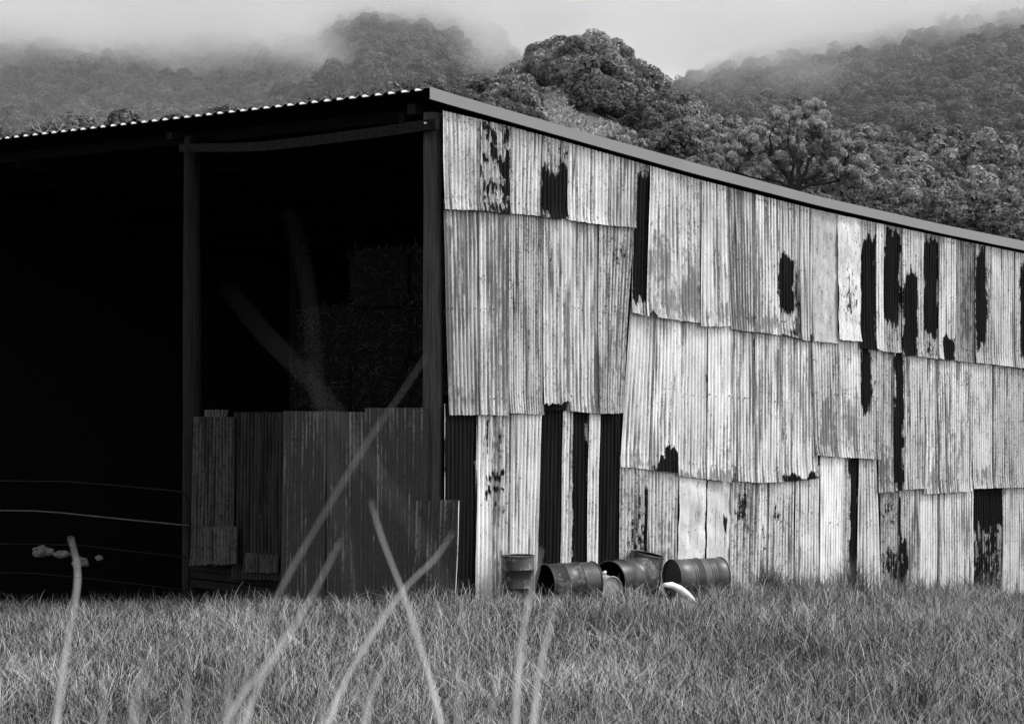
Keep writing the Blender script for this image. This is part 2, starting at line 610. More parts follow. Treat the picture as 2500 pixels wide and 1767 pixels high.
PROTO = [crown_proto('crown', 11, 30), crown_proto('crown', 12, 38, 1.0, 1.15), crown_proto('crown', 13, 24, 0.8, 1.0),
         crown_proto('crown', 14, 34, 1.25, 0.85), crown_proto('crown', 16, 18, 1.5, 0.7, 80), crown_proto('crown', 17, 48, 0.7, 1.3), crown_proto('crown', 15, 26, 1.4, 0.75, cone=True)]
bm = bmesh.new()
tube(bm, [(0, 0, -0.1), (0.01, 0, 0.25), (-0.01, 0.01, 0.6)], [0.03, 0.022, 0.012], 6)
for a in range(4):
    th = a * 1.7
    tube(bm, [(0, 0, 0.22 + 0.05 * a), (0.12 * math.cos(th), 0.12 * math.sin(th), 0.45), (0.26 * math.cos(th), 0.26 * math.sin(th), 0.62)], [0.014, 0.009, 0.004], 5)
TRUNK = bm_mesh('trunk', bm)
TRUNK.materials.append(M_BARK)

# where each tree of the forest stands
trees = []
for r in np.arange(300, 1500, 5.2):
    lim = 0.28
    sp = 5.6 if r < 1000 else 7.5
    if r > 1000 and int(r / 5.2) % 2: continue
    n = int(2 * lim * r / sp)
    for k in range(n):
        X = -lim * r + (k + random.random()) * sp
        Y = r + random.uniform(-3, 3)
        xpx = 1250 + X / Y * F
        z = float(hill_z(np.array([xpx]), np.array([Y]))[0])
        s = random.choice((5.5, 7, 8, 9, 10, 12.5)) * random.uniform(0.85, 1.15) * (1.0 if Y < 1000 else 1.1)
        if Y < 430: s *= 0.8
        tx, ty = proj((X, Y, z + s * 0.32))
        if ty > 720: continue
        rp = s * 0.36 / Y * F
        if Y < 560 and any(in_poly(tx + a * rp, ty + b * rp, CLEAR) for a, b in ((0, 0), (1, 0), (-1, 0), (0, 1), (0, -1), (.7, -.7), (-.7, -.7), (.7, .7), (-.7, .7), (0, 1.4))):
            continue
        if 1290 < tx < 1420 and 200 < ty < 330 and Y < 520 and s > 7: s *= 0.8
        trees.append((X, Y, z, s, tx, ty))


def fascia_y(x):
    return float(np.interp(x, [84, 1050, 1400, 1700, 2000, 2300, 2500], [325, 212, 315, 399, 480, 548, 592]))


cand = [t for t in trees if t[1] < 640 and 900 < t[4] < 2560 and t[5] < fascia_y(t[4]) - 5]
cand.sort(key=lambda t: -t[3] / t[1])
indiv = set(id(t) for t in cand[:230])
for t in trees:
    if id(t) not in indiv: continue
    e = empty('gum_tree', (t[0], t[1], t[2] - 0.28 * t[3]), random.uniform(0, 6.28))
    e.scale = (t[3], t[3], t[3])
    if 1330 < t[4] < 1640 and t[5] < 300:
        tag(e, 'round-crowned gum tree packed on the wooded knoll right of the grassy clearing', 'tree', 'gum trees on the knoll')
    elif t[4] <= 1335:
        tag(e, 'gum tree on the lower wooded slope left of the grassy clearing', 'tree', 'gum trees left of the clearing')
    else:
        tag(e, 'gum tree on the low wooded slope behind the sloping right part of the roof', 'tree', 'gum trees low behind the right roof')
    co_ = link('crown', PROTO[random.choices(range(7), (4, 4, 3, 3, 2, 3, 1))[0]], None, e)
    co_.material_slots[0].link = 'OBJECT'; co_.material_slots[0].material = M_LEAF_MID
    link('trunk', TRUNK, None, e)

far = [t for t in trees if id(t) not in indiv]
arr = np.array([(t[0], t[1], t[2] - 0.28 * t[3], t[3]) for t in far], np.float32)
pm = bpy.data.meshes.new('forest')
pm.vertices.add(len(arr))
pm.vertices.foreach_set('co', arr[:, :3].ravel())
a = pm.attributes.new('tree_scale', 'FLOAT', 'POINT'); a.data.foreach_set('value', arr[:, 3].copy())
a = pm.attributes.new('tree_rot', 'FLOAT', 'POINT'); a.data.foreach_set('value', rng.uniform(0, 6.28, len(arr)).astype(np.float32))
forest = link('forest', pm, M_LEAF)
tag(forest, 'far eucalypt forest covering the misty hillsides as one mass of crowns', kind='stuff')
ng = bpy.data.node_groups.new('forest_scatter', 'GeometryNodeTree')
ng.interface.new_socket('Geometry', in_out='INPUT', socket_type='NodeSocketGeometry')
ng.interface.new_socket('Geometry', in_out='OUTPUT', socket_type='NodeSocketGeometry')
gi = ng.nodes.new('NodeGroupInput'); go = ng.nodes.new('NodeGroupOutput')
gti = ng.nodes.new('GeometryNodeGeometryToInstance')
proto_objs = []
for k, pmesh in enumerate(PROTO[:6]):
    po = bpy.data.objects.new('crown_source', pmesh)       # only a data source for the scatter, never linked
    proto_objs.append(po)
    oi = ng.nodes.new('GeometryNodeObjectInfo'); oi.inputs['Object'].default_value = po
    oi.inputs['As Instance'].default_value = True
    ng.links.new(oi.outputs['Geometry'], gti.inputs[0])
iop = ng.nodes.new('GeometryNodeInstanceOnPoints')
iop.inputs['Pick Instance'].default_value = True
m2p = ng.nodes.new('GeometryNodeMeshToPoints')
ng.links.new(gi.outputs[0], m2p.inputs[0])
ng.links.new(m2p.outputs[0], iop.inputs['Points'])
jg = ng.nodes.new('GeometryNodeJoinGeometry')
ng.nodes.remove(gti)
for n_ in [n for n in ng.nodes if n.bl_idname == 'GeometryNodeObjectInfo']:
    ng.links.new(n_.outputs['Geometry'], jg.inputs[0])
ng.links.new(jg.outputs[0], iop.inputs['Instance'])
sa = ng.nodes.new('GeometryNodeInputNamedAttribute'); sa.data_type = 'FLOAT'; sa.inputs['Name'].default_value = 'tree_scale'
ra = ng.nodes.new('GeometryNodeInputNamedAttribute'); ra.data_type = 'FLOAT'; ra.inputs['Name'].default_value = 'tree_rot'
cx = ng.nodes.new('ShaderNodeCombineXYZ')
ng.links.new(ra.outputs['Attribute'], cx.inputs[2])
ng.links.new(cx.outputs[0], iop.inputs['Rotation'])
ng.links.new(sa.outputs['Attribute'], iop.inputs['Scale'])
ng.links.new(iop.outputs[0], go.inputs[0])
md = forest.modifiers.new('scatter', 'NODES'); md.node_group = ng


pts = []
while len(pts) < 9000:
    x = random.uniform(1300, 1580); r = random.uniform(320, 545)
    z = float(hill_z(np.array([x]), np.array([r]))[0])
    X_ = (x - 1250) / F * r
    if in_poly(x, proj((X_, r, z))[1], CLEAR): pts.append((X_, r, z))
pts = np.array(pts)
rg = np.random.default_rng(3)
d = rg.normal(size=(len(pts), 3)) * np.array([.35, .35, .2]); w = rg.normal(size=(len(pts), 3)) * 0.12
up = np.array([0, 0, .28]) * rg.uniform(0.4, 1.3, (len(pts), 1))
co = np.stack([pts - w, pts + w, pts + w + d + up, pts - w + d + up], 1).reshape(-1, 3)
cg = cloud_mesh('clearing_grass', co, np.arange(len(co)).reshape(-1, 4), np.repeat(rg.uniform(0.3, 1.2, len(pts)), 4).astype(np.float32), make_leaf_mat('pale hill grass', 0.40, 0.0))
o = link('clearing_grass', cg)
tag(o, 'pale rough grass on the steep clearing between the trees', kind='stuff')

# ------------------------------------------------------------------ particular trees
def leafy_tree(name, clumps, Y, base_px, label, hubs=(), leaf=0.38, per=520, depth=3.0, seed=3, mat=None, sprig=None):
    """clumps: (x, y, r) in photo px at distance Y; the crown gets depth of its own."""
    rg = random.Random(seed)
    base = at(base_px[0], base_px[1], Y)
    e = empty(name, base)
    tag(e, label, 'tree')
    k = Y / F
    cs, rs = [], []
    bmt = bmesh.new()
    fork = Vector((0, 0, (base_px[1] - base_px[2]) * k))
    tube(bmt, [(0, 0, -0.3), fork * 0.5 + Vector((0.1, 0, 0)), fork], [0.26, 0.2, 0.15], 8)
    bmb = bmesh.new()
    hub_pts = []
    for hx, hy in hubs:
        hp = at(hx, hy, Y) - base + Vector((0, rg.uniform(-1, 1), 0))
        m1 = fork.lerp(hp, 0.45) + Vector((rg.uniform(-.3, .3), 0, 0.15))
        tube(bmb, [fork, m1, fork.lerp(hp, 0.75) + Vector((rg.uniform(-.15, .15), 0, 0)), hp], [0.16, 0.12, 0.10, 0.08], 7)
        hub_pts.append(hp)
    fork0 = fork
    for (x, y, r) in clumps:
        c = at(x, y, Y) - base
        if hub_pts:
            fork = min(hub_pts, key=lambda h: (h - c).length + (3 if h.z > c.z else 0))
        c.y += rg.uniform(-depth, depth)
        cs.append(np.array(c)); rs.append(r * k)
        mid = fork.lerp(c, 0.5) + Vector((rg.uniform(-.4, .4), rg.uniform(-.3, .3), -0.25 * abs(c.x - fork.x) * 0.5))
        q1 = fork.lerp(mid, 0.5) + Vector((rg.uniform(-.15, .15), 0, -0.05))
        tube(bmb, [fork, q1, mid, mid.lerp(c, 0.6), c], [0.11, 0.085, 0.06, 0.035, 0.012], 5)
        for j in range(3):
            q = c + Vector((rg.uniform(-1, 1), rg.uniform(-1, 1), rg.uniform(-.3, .8))) * r * k * 0.8
            tube(bmb, [mid.lerp(c, 0.4 + 0.15 * j), q], [0.025, 0.008], 4)
    link('trunk', bm_mesh('trunk', bmt), M_BARK, e)
    link('branches', bm_mesh('branches', bmb), M_BARK, e)
    # sub-clumps break each clump into ragged tufts
    c2, r2 = [], []
    for c, r in zip(cs, rs):
        for j in range(9):
            d = np.array([rg.gauss(0, 1), rg.gauss(0, 1), rg.gauss(0.3, 0.8)]); d /= np.linalg.norm(d)
            c2.append(c + d * r * 0.72); r2.append(r * rg.uniform(0.28, 0.5))
    co, f, t = leaf_cloud(c2, r2, max(20, per // 9), leaf, 0.7, 0.5, 0.42, seed, 0.5, 0.8)
    link('crown', cloud_mesh('crown', co, f, t, mat or M_LEAF_NEAR), None, e)
    return e


big = [(1942, 277, 26), (2004, 266, 32), (2009, 297, 28), (1890, 299, 28), (1853, 318, 32), (1925, 304, 30), (1913, 338, 42), (1973, 321, 36),
       (2021, 338, 30), (1830, 352, 34), (1784, 342, 24), (1746, 364, 20), (1794, 370, 30), (1729, 362, 16), (1770, 397, 26), (1740, 400, 18),
       (1818, 388, 30), (1868, 360, 34), (2033, 364, 30), (2076, 360, 27), (2100, 359, 15), (2069, 388, 30), (2033, 394, 28), (2098, 408, 28),
       (2105, 436, 30), (2141, 440, 17), (2148, 423, 9), (2069, 436, 32), (1997, 354, 34), (2076, 462, 32), (1860, 408, 26), (1950, 372, 34),
       (2020, 420, 24), (2105, 465, 24), (1700, 395, 16), (1900, 395, 22), (1710, 420, 14)]
leafy_tree('gum_tree', big, 150, (1935, 640, 470), 'big dark spreading gum tree standing close behind the sloping shed roof', hubs=((1862, 428), (1905, 405), (1930, 380), (1962, 395), (2010, 415), (2050, 440), (1880, 380), (1990, 370), (1800, 420)), leaf=0.42, per=4200, depth=2.2, seed=5)
leafy_tree('gum_tree', [(1500, 342, 22), (1530, 332, 22), (1555, 352, 20), (1470, 345, 14), (1515, 360, 25), (1548, 370, 18)], 130, (1515, 560, 400),
           'bright leafy gum treetop peeping over the middle of the sloping roof edge', per=420, depth=1.0, seed=9)
leafy_tree('sapling', [(1341, 252, 6), (1338, 262, 8), (1346, 266, 7), (1336, 272, 5), (1349, 273, 4)], 480, (1338, 285, 276),
           'small thin sapling alone in the pale grassy clearing', leaf=0.5, per=80, depth=0.4, seed=4, mat=M_LEAF)
leafy_tree('gum_tree', [(1945, 242, 8), (1952, 246, 6), (1938, 244, 5)], 260, (1946, 520, 262),
           'pale tuft of a tall thin gum rising above the big dark tree', leaf=0.3, per=120, depth=0.5, seed=14)
# bare dead branches over the far left end of the roof
e = empty('dead_tree', at(118, 620, 60)); tag(e, 'bare dead tree whose crooked twigs show over the left end of the roof', 'tree')
bmb = bmesh.new(); b0 = at(118, 620, 60)
for pts in ([(118, 620), (112, 420), (108, 330), (100, 322), (84, 316), (72, 300)], [(112, 420), (118, 335), (128, 300), (132, 292), (140, 306)],
            [(108, 330), (122, 312), (128, 300)], [(112, 420), (128, 325), (146, 318), (150, 306), (156, 303)], [(100, 322), (92, 300), (84, 292)],
            [(146, 318), (138, 310), (132, 292)], [(84, 316), (78, 306), (60, 310)]):
    pp = [at(x, y, 60 + random.uniform(-.2, .2)) - b0 for x, y in pts]
    w = 0.035 if len(pts) > 5 else 0.014
    tube(bmb, pp, [w * (1 - 0.75 * i / (len(pp) - 1)) for i in range(len(pp))], 5)
link('branches', bm_mesh('branches', bmb), M_BARKPALE, e)

# ------------------------------------------------------------------ low cloud and haze
def vol_mat(name, build, g=0.0):
    m = bpy.data.materials.new(name); m.use_nodes = True
    t = m.node_tree; t.nodes.clear()
    out = t.nodes.new('ShaderNodeOutputMaterial')
    pv = t.nodes.new('ShaderNodeVolumePrincipled')
    pv.inputs['Color'].default_value = (0.995, 0.995, 0.995, 1)
    pv.inputs['Anisotropy'].default_value = g
    t.links.new(pv.outputs[0], out.inputs['Volume'])
    build(t, pv)
    return m


def box_obj(name, lo, hi, mat):
    bm = bmesh.new()
    lo = Vector(lo); hi = Vector(hi)
    add_prism(bm, [Vector((lo.x, lo.y, lo.z)), Vector((hi.x, lo.y, lo.z)), Vector((hi.x, hi.y, lo.z)), Vector((lo.x, hi.y, lo.z))],
              [Vector((lo.x, lo.y, hi.z)), Vector((hi.x, lo.y, hi.z)), Vector((hi.x, hi.y, hi.z)), Vector((lo.x, hi.y, hi.z))])
    return link(name, bm_mesh(name, bm), mat)


def build_mist(dens, zlo, zhi, nscale, thr, amp=60.0):
    def f(t, pv):
        g_ = t.nodes.new('ShaderNodeNewGeometry')
        sp = t.nodes.new('ShaderNodeSeparateXYZ'); t.links.new(g_.outputs['Position'], sp.inputs[0])
        nz = t.nodes.new('ShaderNodeTexNoise'); nz.inputs['Scale'].default_value = nscale; nz.inputs['Detail'].default_value = 3
        mp = t.nodes.new('ShaderNodeMapping'); mp.inputs['Scale'].default_value = (1.0, 0.45, 1.6)
        t.links.new(g_.outputs['Position'], mp.inputs[0]); t.links.new(mp.outputs[0], nz.inputs['Vector'])
        ma = t.nodes.new('ShaderNodeMath'); ma.operation = 'MULTIPLY_ADD'
        ma.inputs[1].default_value = amp * 2; t.links.new(nz.outputs[0], ma.inputs[0]); t.links.new(sp.outputs[2], ma.inputs[2])
        mr = t.nodes.new('ShaderNodeMapRange'); mr.interpolation_type = 'SMOOTHSTEP'
        mr.inputs['From Min'].default_value = zlo + amp; mr.inputs['From Max'].default_value = zhi + amp
        mr.inputs['To Max'].default_value = dens
        t.links.new(ma.outputs[0], mr.inputs['Value'])
        t.links.new(mr.outputs[0], pv.inputs['Density'])
    return f


mb = box_obj('mist', (-700, 985, 110), (700, 1490, 300), vol_mat('low cloud', build_mist(0.015, 148, 208, 0.013, 0.5, 50), 0.7))
tag(mb, 'low cloud hanging over the upper hillsides', kind='stuff')
vb = box_obj('mist', (-420, 430, 2), (25, 984, 300), vol_mat('valley veil', lambda t, pv: setattr(pv.inputs['Density'], 'default_value', 0.00028)))
tag(vb, 'pale veil of thin mist in front of the left hillsides', kind='stuff')


def build_wisp(dens, nscale):
    def f(t, pv):
        tc = t.nodes.new('ShaderNodeTexCoord')
        sb = t.nodes.new('ShaderNodeVectorMath'); sb.operation = 'SUBTRACT'; sb.inputs[1].default_value = (.5, .5, .5)
        t.links.new(tc.outputs['Generated'], sb.inputs[0])
        ln = t.nodes.new('ShaderNodeVectorMath'); ln.operation = 'LENGTH'; t.links.new(sb.outputs[0], ln.inputs[0])
        nz = t.nodes.new('ShaderNodeTexNoise'); nz.inputs['Scale'].default_value = nscale; nz.inputs['Detail'].default_value = 4
        t.links.new(tc.outputs['Object'], nz.inputs['Vector'])
        ma = t.nodes.new('ShaderNodeMath'); ma.operation = 'MULTIPLY_ADD'; ma.inputs[1].default_value = 0.9
        t.links.new(nz.outputs[0], ma.inputs[0]); t.links.new(ln.outputs['Value'], ma.inputs[2])
        mr = t.nodes.new('ShaderNodeMapRange'); mr.interpolation_type = 'SMOOTHSTEP'
        mr.inputs['From Min'].default_value = 0.9; mr.inputs['From Max'].default_value = 0.5
        mr.inputs['To Min'].default_value = 0.0; mr.inputs['To Max'].default_value = dens
        t.links.new(ma.outputs[0], mr.inputs['Value']); t.links.new(mr.outputs[0], pv.inputs['Density'])
    return f


for (x0, x1, y0, y1, Ya, Yb, dn, lb) in ((1080, 1330, 20, 190, 700, 900, 0.012, 'thin wisp of cloud drifting left of the wooded knoll'),
                                        (560, 900, 0, 200, 720, 930, 0.014, 'torn cloud edge lying across the left ridge'),
                                        (1540, 2330, 20, 285, 760, 940, 0.004, 'thin cloud sliding over the right-hand ridge'),
                                        (-100, 480, -40, 165, 700, 930, 0.006, 'broad low cloud bank at the far left')):
    Ym = (Ya + Yb) / 2
    a_, b_ = at(x0, y1, Ym), at(x1, y0, Ym)
    wb = box_obj('mist', (a_.x, Ya, a_.z), (b_.x, Yb, b_.z), vol_mat('cloud wisp', build_wisp(dn * 0.7, 0.05), 0.6))
    tag(wb, lb, kind='stuff')
vb = box_obj('mist', (26, 560, 2), (420, 984, 300), vol_mat('right veil', lambda t, pv: setattr(pv.inputs['Density'], 'default_value', 0.00028)))
tag(vb, 'faint veil of thin mist before the right-hand hillside', kind='stuff')

# ------------------------------------------------------------------ the shed
shed = empty('hay_shed', P(0, 0, 0))
tag(shed, 'long open-fronted hay shed clad in patched black and pale corrugated iron', 'shed')
SHED_INV = Matrix.Translation(-shed.location)


def sput(name, me, mat=None, smooth=False, label=None, parent=None):
    me.transform(SHED_INV)
    o = link(name, me, mat, parent or shed, smooth)
    if label: o['label'] = label
    return o


O1, O2 = 0.40, 0.22
# roof line from the barge points
FT = [(1050, 212, 242), (1100, 228, 256.5), (1400, 315, 341), (1700, 399, 425.5), (2000, 480, 502.5), (2300, 548, 570), (2416, 571.6, 594), (2560, 601, 623)]
roof = []
for x, yt, yb in FT:
    s, z = side_st(x, yt, O2)
    s2, z2 = side_st(x, yb, O2)
    roof.append((s, z, z2))
# continue past the frame with the last slope
s_, z_, z2_ = roof[-1]; sp_, zp_, zp2_ = roof[-3]
roof.append((s_ + 1.5, z_ + (z_ - zp_) / (s_ - sp_) * 1.5, z2_ + (z2_ - zp2_) / (s_ - sp_) * 1.5))
RS = [a[0] for a in roof]; RZ = [a[1] for a in roof]; RB = [a[2] for a in roof]
LEND = 15.5      # how far the open front runs to the left
SEND = RS[-1]


def roof_z(s):
    return float(np.interp(s, RS, RZ))


def barge_b(s):
    return float(np.interp(s, RS, RB))


# barge capping: face + return lip
bm = bmesh.new()
svals = np.linspace(RS[0], SEND, 40)
prev = None
for s in svals:
    z1, z0 = roof_z(s) + 0.0, barge_b(s)
    ring = [P(s, -O2, z0), P(s, -O2, z1), P(s, -O2 + 0.14, z1 + 0.004), P(s, -O2 + 0.14, z1 - 0.01), P(s, -O2 + 0.006, z1 - 0.01), P(s, -O2 + 0.006, z0 + 0.004), P(s, -O2 + 0.03, z0 + 0.004), P(s, -O2 + 0.03, z0)]
    ring = [bm.verts.new(v) for v in ring]
    if prev:
        for k in range(8):
            bm.faces.new((prev[k], prev[(k + 1) % 8], ring[(k + 1) % 8], ring[k]))
    else:
        bm.faces.new(ring)
    prev = ring
bm.faces.new(list(reversed(prev)))
sput('barge_capping', bm_mesh('barge_capping', bm), M_FASCIA, label='long smooth grey metal capping along the roof edge')

# roof sheets, each three ribs wide, ribs run down the slope
RIBP = 0.252
nr = int(LEND / (RIBP * 3)) + 1
svr = [RS[0]] + list(np.linspace(0, SEND, 9))
for i in range(nr):
    t0 = -O2 + 0.02 + i * RIBP * 3
    prof = []
    for k in range(3):
        b = t0 + k * RIBP
        prof += [(b, 0), (b + 0.045, 0.034), (b + 0.07, 0.034), (b + 0.115, 0)]
    prof.append((t0 + 3 * RIBP, 0))
    co, fcs = [], []
    for s in svr:
        for t, dz in prof:
            co.append(P(s, t, roof_z(s) - 0.040 + dz))
    m_n = len(prof)
    for a in range(len(svr) - 1):
        for k in range(m_n - 1):
            j = a * m_n + k
            fcs.append((j, j + 1, j + m_n + 1, j + m_n))
    sput('roof_sheet', np_mesh('roof_sheet', [tuple(v) for v in co], fcs), M_ROOFU)
    # turned-up pan ends that catch the sky
    for k in range(3):
        bm = bmesh.new()
        b = t0 + k * RIBP
        s0 = RS[0]
        pa = [P(s0 - 0.012, b + 0.115, roof_z(s0) - 0.036), P(s0 - 0.012, b + RIBP - 0.004, roof_z(s0) - 0.036),
              P(s0 + 0.035, b + RIBP + 0.035, roof_z(s0) - 0.002), P(s0 + 0.035, b + RIBP - 0.02, roof_z(s0) - 0.002)]
        pb = [v + Vector((0, 0, 0.003)) for v in pa]
        add_prism(bm, pa, pb)
        sput('pan_end', bm_mesh('pan_end', bm), M_ROOFLIP)

# ceiling lining under the sheets (purlins and rafters)
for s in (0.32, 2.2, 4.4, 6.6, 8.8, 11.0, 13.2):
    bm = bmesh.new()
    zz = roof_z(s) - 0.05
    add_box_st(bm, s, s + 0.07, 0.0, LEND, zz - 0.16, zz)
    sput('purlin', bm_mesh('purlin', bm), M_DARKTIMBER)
for t in (0.55, 5.1, 9.6, 14.2):
    bm = bmesh.new()
    for a, b in zip(svr[:-1], svr[1:]):
        if a < 0: a = -0.12 if t < 1 else 0.0
        za, zb = roof_z(a) - 0.215, roof_z(b) - 0.215
        add_prism(bm, [P(a, t, za - 0.17), P(b, t, zb - 0.17), P(b, t + 0.12, zb - 0.17), P(a, t + 0.12, za - 0.17)],
                  [P(a, t, za), P(b, t, zb), P(b, t + 0.12, zb), P(a, t + 0.12, za)])
    sput('rafter', bm_mesh('rafter', bm), M_DARKTIMBER)

# rear and far walls, dirt floor
def wall_slab(s0, s1, t0, t1, name):
    bm = bmesh.new()
    n = 8
    for i in range(n):
        sa, sb = s0 + (s1 - s0) * i / n, s0 + (s1 - s0) * (i + 1) / n
        if s1 - s0 < 0.5 and i: break
        if s1 - s0 < 0.5: sb = s1
        add_prism(bm, [P(sa, t0, -2), P(sb, t0, -2), P(sb, t1, -2), P(sa, t1, -2)],
                  [P(sa, t0, roof_z(sa) - 0.05), P(sb, t0, roof_z(sb) - 0.05), P(sb, t1, roof_z(sb) - 0.05), P(sa, t1, roof_z(sa) - 0.05)])
    sput(name, bm_mesh(name, bm), M_ROOFU)


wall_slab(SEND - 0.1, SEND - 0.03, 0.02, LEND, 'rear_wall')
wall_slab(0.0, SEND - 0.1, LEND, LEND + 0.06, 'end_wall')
gx, gy = [], []
bm = bmesh.new()
ns_, nt_ = 12, 12
vv = {}
for i in range(ns_ + 1):
    for j in range(nt_ + 1):
        q = P(0.35 + (SEND - 0.45) * i / ns_, 0.05 + (LEND - 0.1) * j / nt_, 0)
        q.z = float(ground(q.x, q.y)) + 0.02
        vv[i, j] = bm.verts.new(q)
for i in range(ns_):
    for j in range(nt_):
        bm.faces.new((vv[i, j], vv[i + 1, j], vv[i + 1, j + 1], vv[i, j + 1]))
sput('dirt_floor', bm_mesh('dirt_floor', bm), M_DIRT)


# posts
def log_post(t, s, z0, z1, r0, r1, seed, label=None, lean=0.0):
    bm = bmesh.new()
    n, seg = 40, 22
    rings = []
    for i in range(n + 1):
        f = i / n
        z = z0 + (z1 - z0) * f
        r = r0 + (r1 - r0) * f
        ring = []
        for k in range(seg):
            a = 2 * math.pi * k / seg
            rr_ = r * (1 + 0.06 * mnoise.noise(Vector((math.cos(a) * 1.5, math.sin(a) * 1.5, z * 0.7 + seed))) + 0.05 * mnoise.noise(Vector((math.cos(a) * 6, math.sin(a) * 6, z * 0.5 + seed))))
            q = P(s + math.cos(a) * rr_, t + math.sin(a) * rr_ + lean * (1 - f), z)
            ring.append(bm.verts.new(q))
        rings.append(ring)
    for i in range(n):
        for k in range(seg):
            bm.faces.new((rings[i][k], rings[i][(k + 1) % seg], rings[i + 1][(k + 1) % seg], rings[i + 1][k]))
    bm.faces.new(list(reversed(rings[0]))); bm.faces.new(rings[-1])
    return sput('post', bm_mesh('post', bm), (M_LOG2 if 'corner' in label else M_LOG) if label else M_DARKTIMBER, True, label)


tt, _ = front_tz(1054, 700, 0)
log_post(tt, 0.02, -0.4, 6.36, 0.135, 0.125, 3.0, 'tall rough log post at the open corner')
t2, ztop = front_tz(469, 392, -0.1)
log_post(t2, 0.1, -1.0, ztop + 0.35, 0.15, 0.12, 9.0, 'pale rough log post in the middle of the open front')
for t in (0.2, 5.0, 9.6):
    for s in (6.0, 11.5):
        log_post(t + 0.2, s, -1.5, roof_z(s) - 0.3, 0.12, 0.11, s + t)

# front beam (rough rail under the eave)
bm = bmesh.new()
top = [(437, 352), (560, 350), (640, 346), (760, 332), (900, 313), (1063, 289)]
botm = [(437, 371), (560, 371), (640, 369), (760, 356), (900, 339), (1063, 315)]
A, B = [], []
ring_prev = None
for (x0, y0), (x1, y1) in zip(top, botm):
    t_, za = front_tz(x0, y0, 0.24); _, zb = front_tz(x1, y1, 0.24)
    ring = [bm.verts.new(v) for v in (P(-0.24, t_, za), P(-0.17, t_, za + 0.004), P(-0.17, t_, zb), P(-0.24, t_, zb))]
    if ring_prev:
        for k in range(4):
            bm.faces.new((ring_prev[k], ring_prev[(k + 1) % 4], ring[(k + 1) % 4], ring[k]))
    else:
        bm.faces.new(ring)
    ring_prev = ring
bm.faces.new(list(reversed(ring_prev)))
beam = sput('beam', bm_mesh('beam', bm), M_BEAM, label='long dark sawn beam bolted across the two log posts')
bm = bmesh.new()
t_, z_ = front_tz(1040, 301, 0.245)
tube(bm, [P(-0.24, t_, z_), P(-0.27, t_, z_)], 0.014, 10)
sput('bolt', bm_mesh('bolt', bm), mat_simple('bright bolt', 0.6), parent=beam)
# stub end of a purlin by the corner, stub on the left
for x, y, w, hh in ((1005, 267, 0.17, 0.14), (413, 332, 0.14, 0.10)):
    t_, z_ = front_tz(x, y, 0.14)
    bm = bmesh.new(); add_box_st(bm, -0.14, 0.3, t_ - w / 2, t_ + w / 2, z_ - hh / 2, z_ + hh / 2)
    sput('rafter_end', bm_mesh('rafter_end', bm), M_BEAM)
t_, z_ = front_tz(1073, 332, 0)
bm = bmesh.new(); add_box_st(bm, -0.02, 1.2, 0.06, 0.13, z_ - 0.12, z_ + 0.12)
sput('girt', bm_mesh('girt', bm), M_DARKTIMBER)
for z in (0.9, 2.6, 4.0):
    bm = bmesh.new(); add_box_st(bm, 0.16, SEND - 0.2, 0.05, 0.12, z - 0.06, z + 0.06)
    sput('girt', bm_mesh('girt', bm), M_DARKTIMBER)

# ------------------------------------------------------------------ corrugated sheets
nails = []


def soft_rect(px, py, r):
    x0, y0, x1, y1 = r[:4]
    lvl = r[4] if len(r) > 4 else 1.0
    sf = (r[5] if len(r) > 5 else 5.0) * 1.5
    sfy = (r[6] if len(r) > 6 else sf * 2.4) * 1.5
    fx = np.clip(np.minimum(px - x0, x1 - px) / sf * 0.5 + 0.5, 0, 1)
    fy = np.clip(np.minimum(py - y0, y1 - py) / sfy * 0.5 + 0.5, 0, 1)
    return lvl * fx * fy


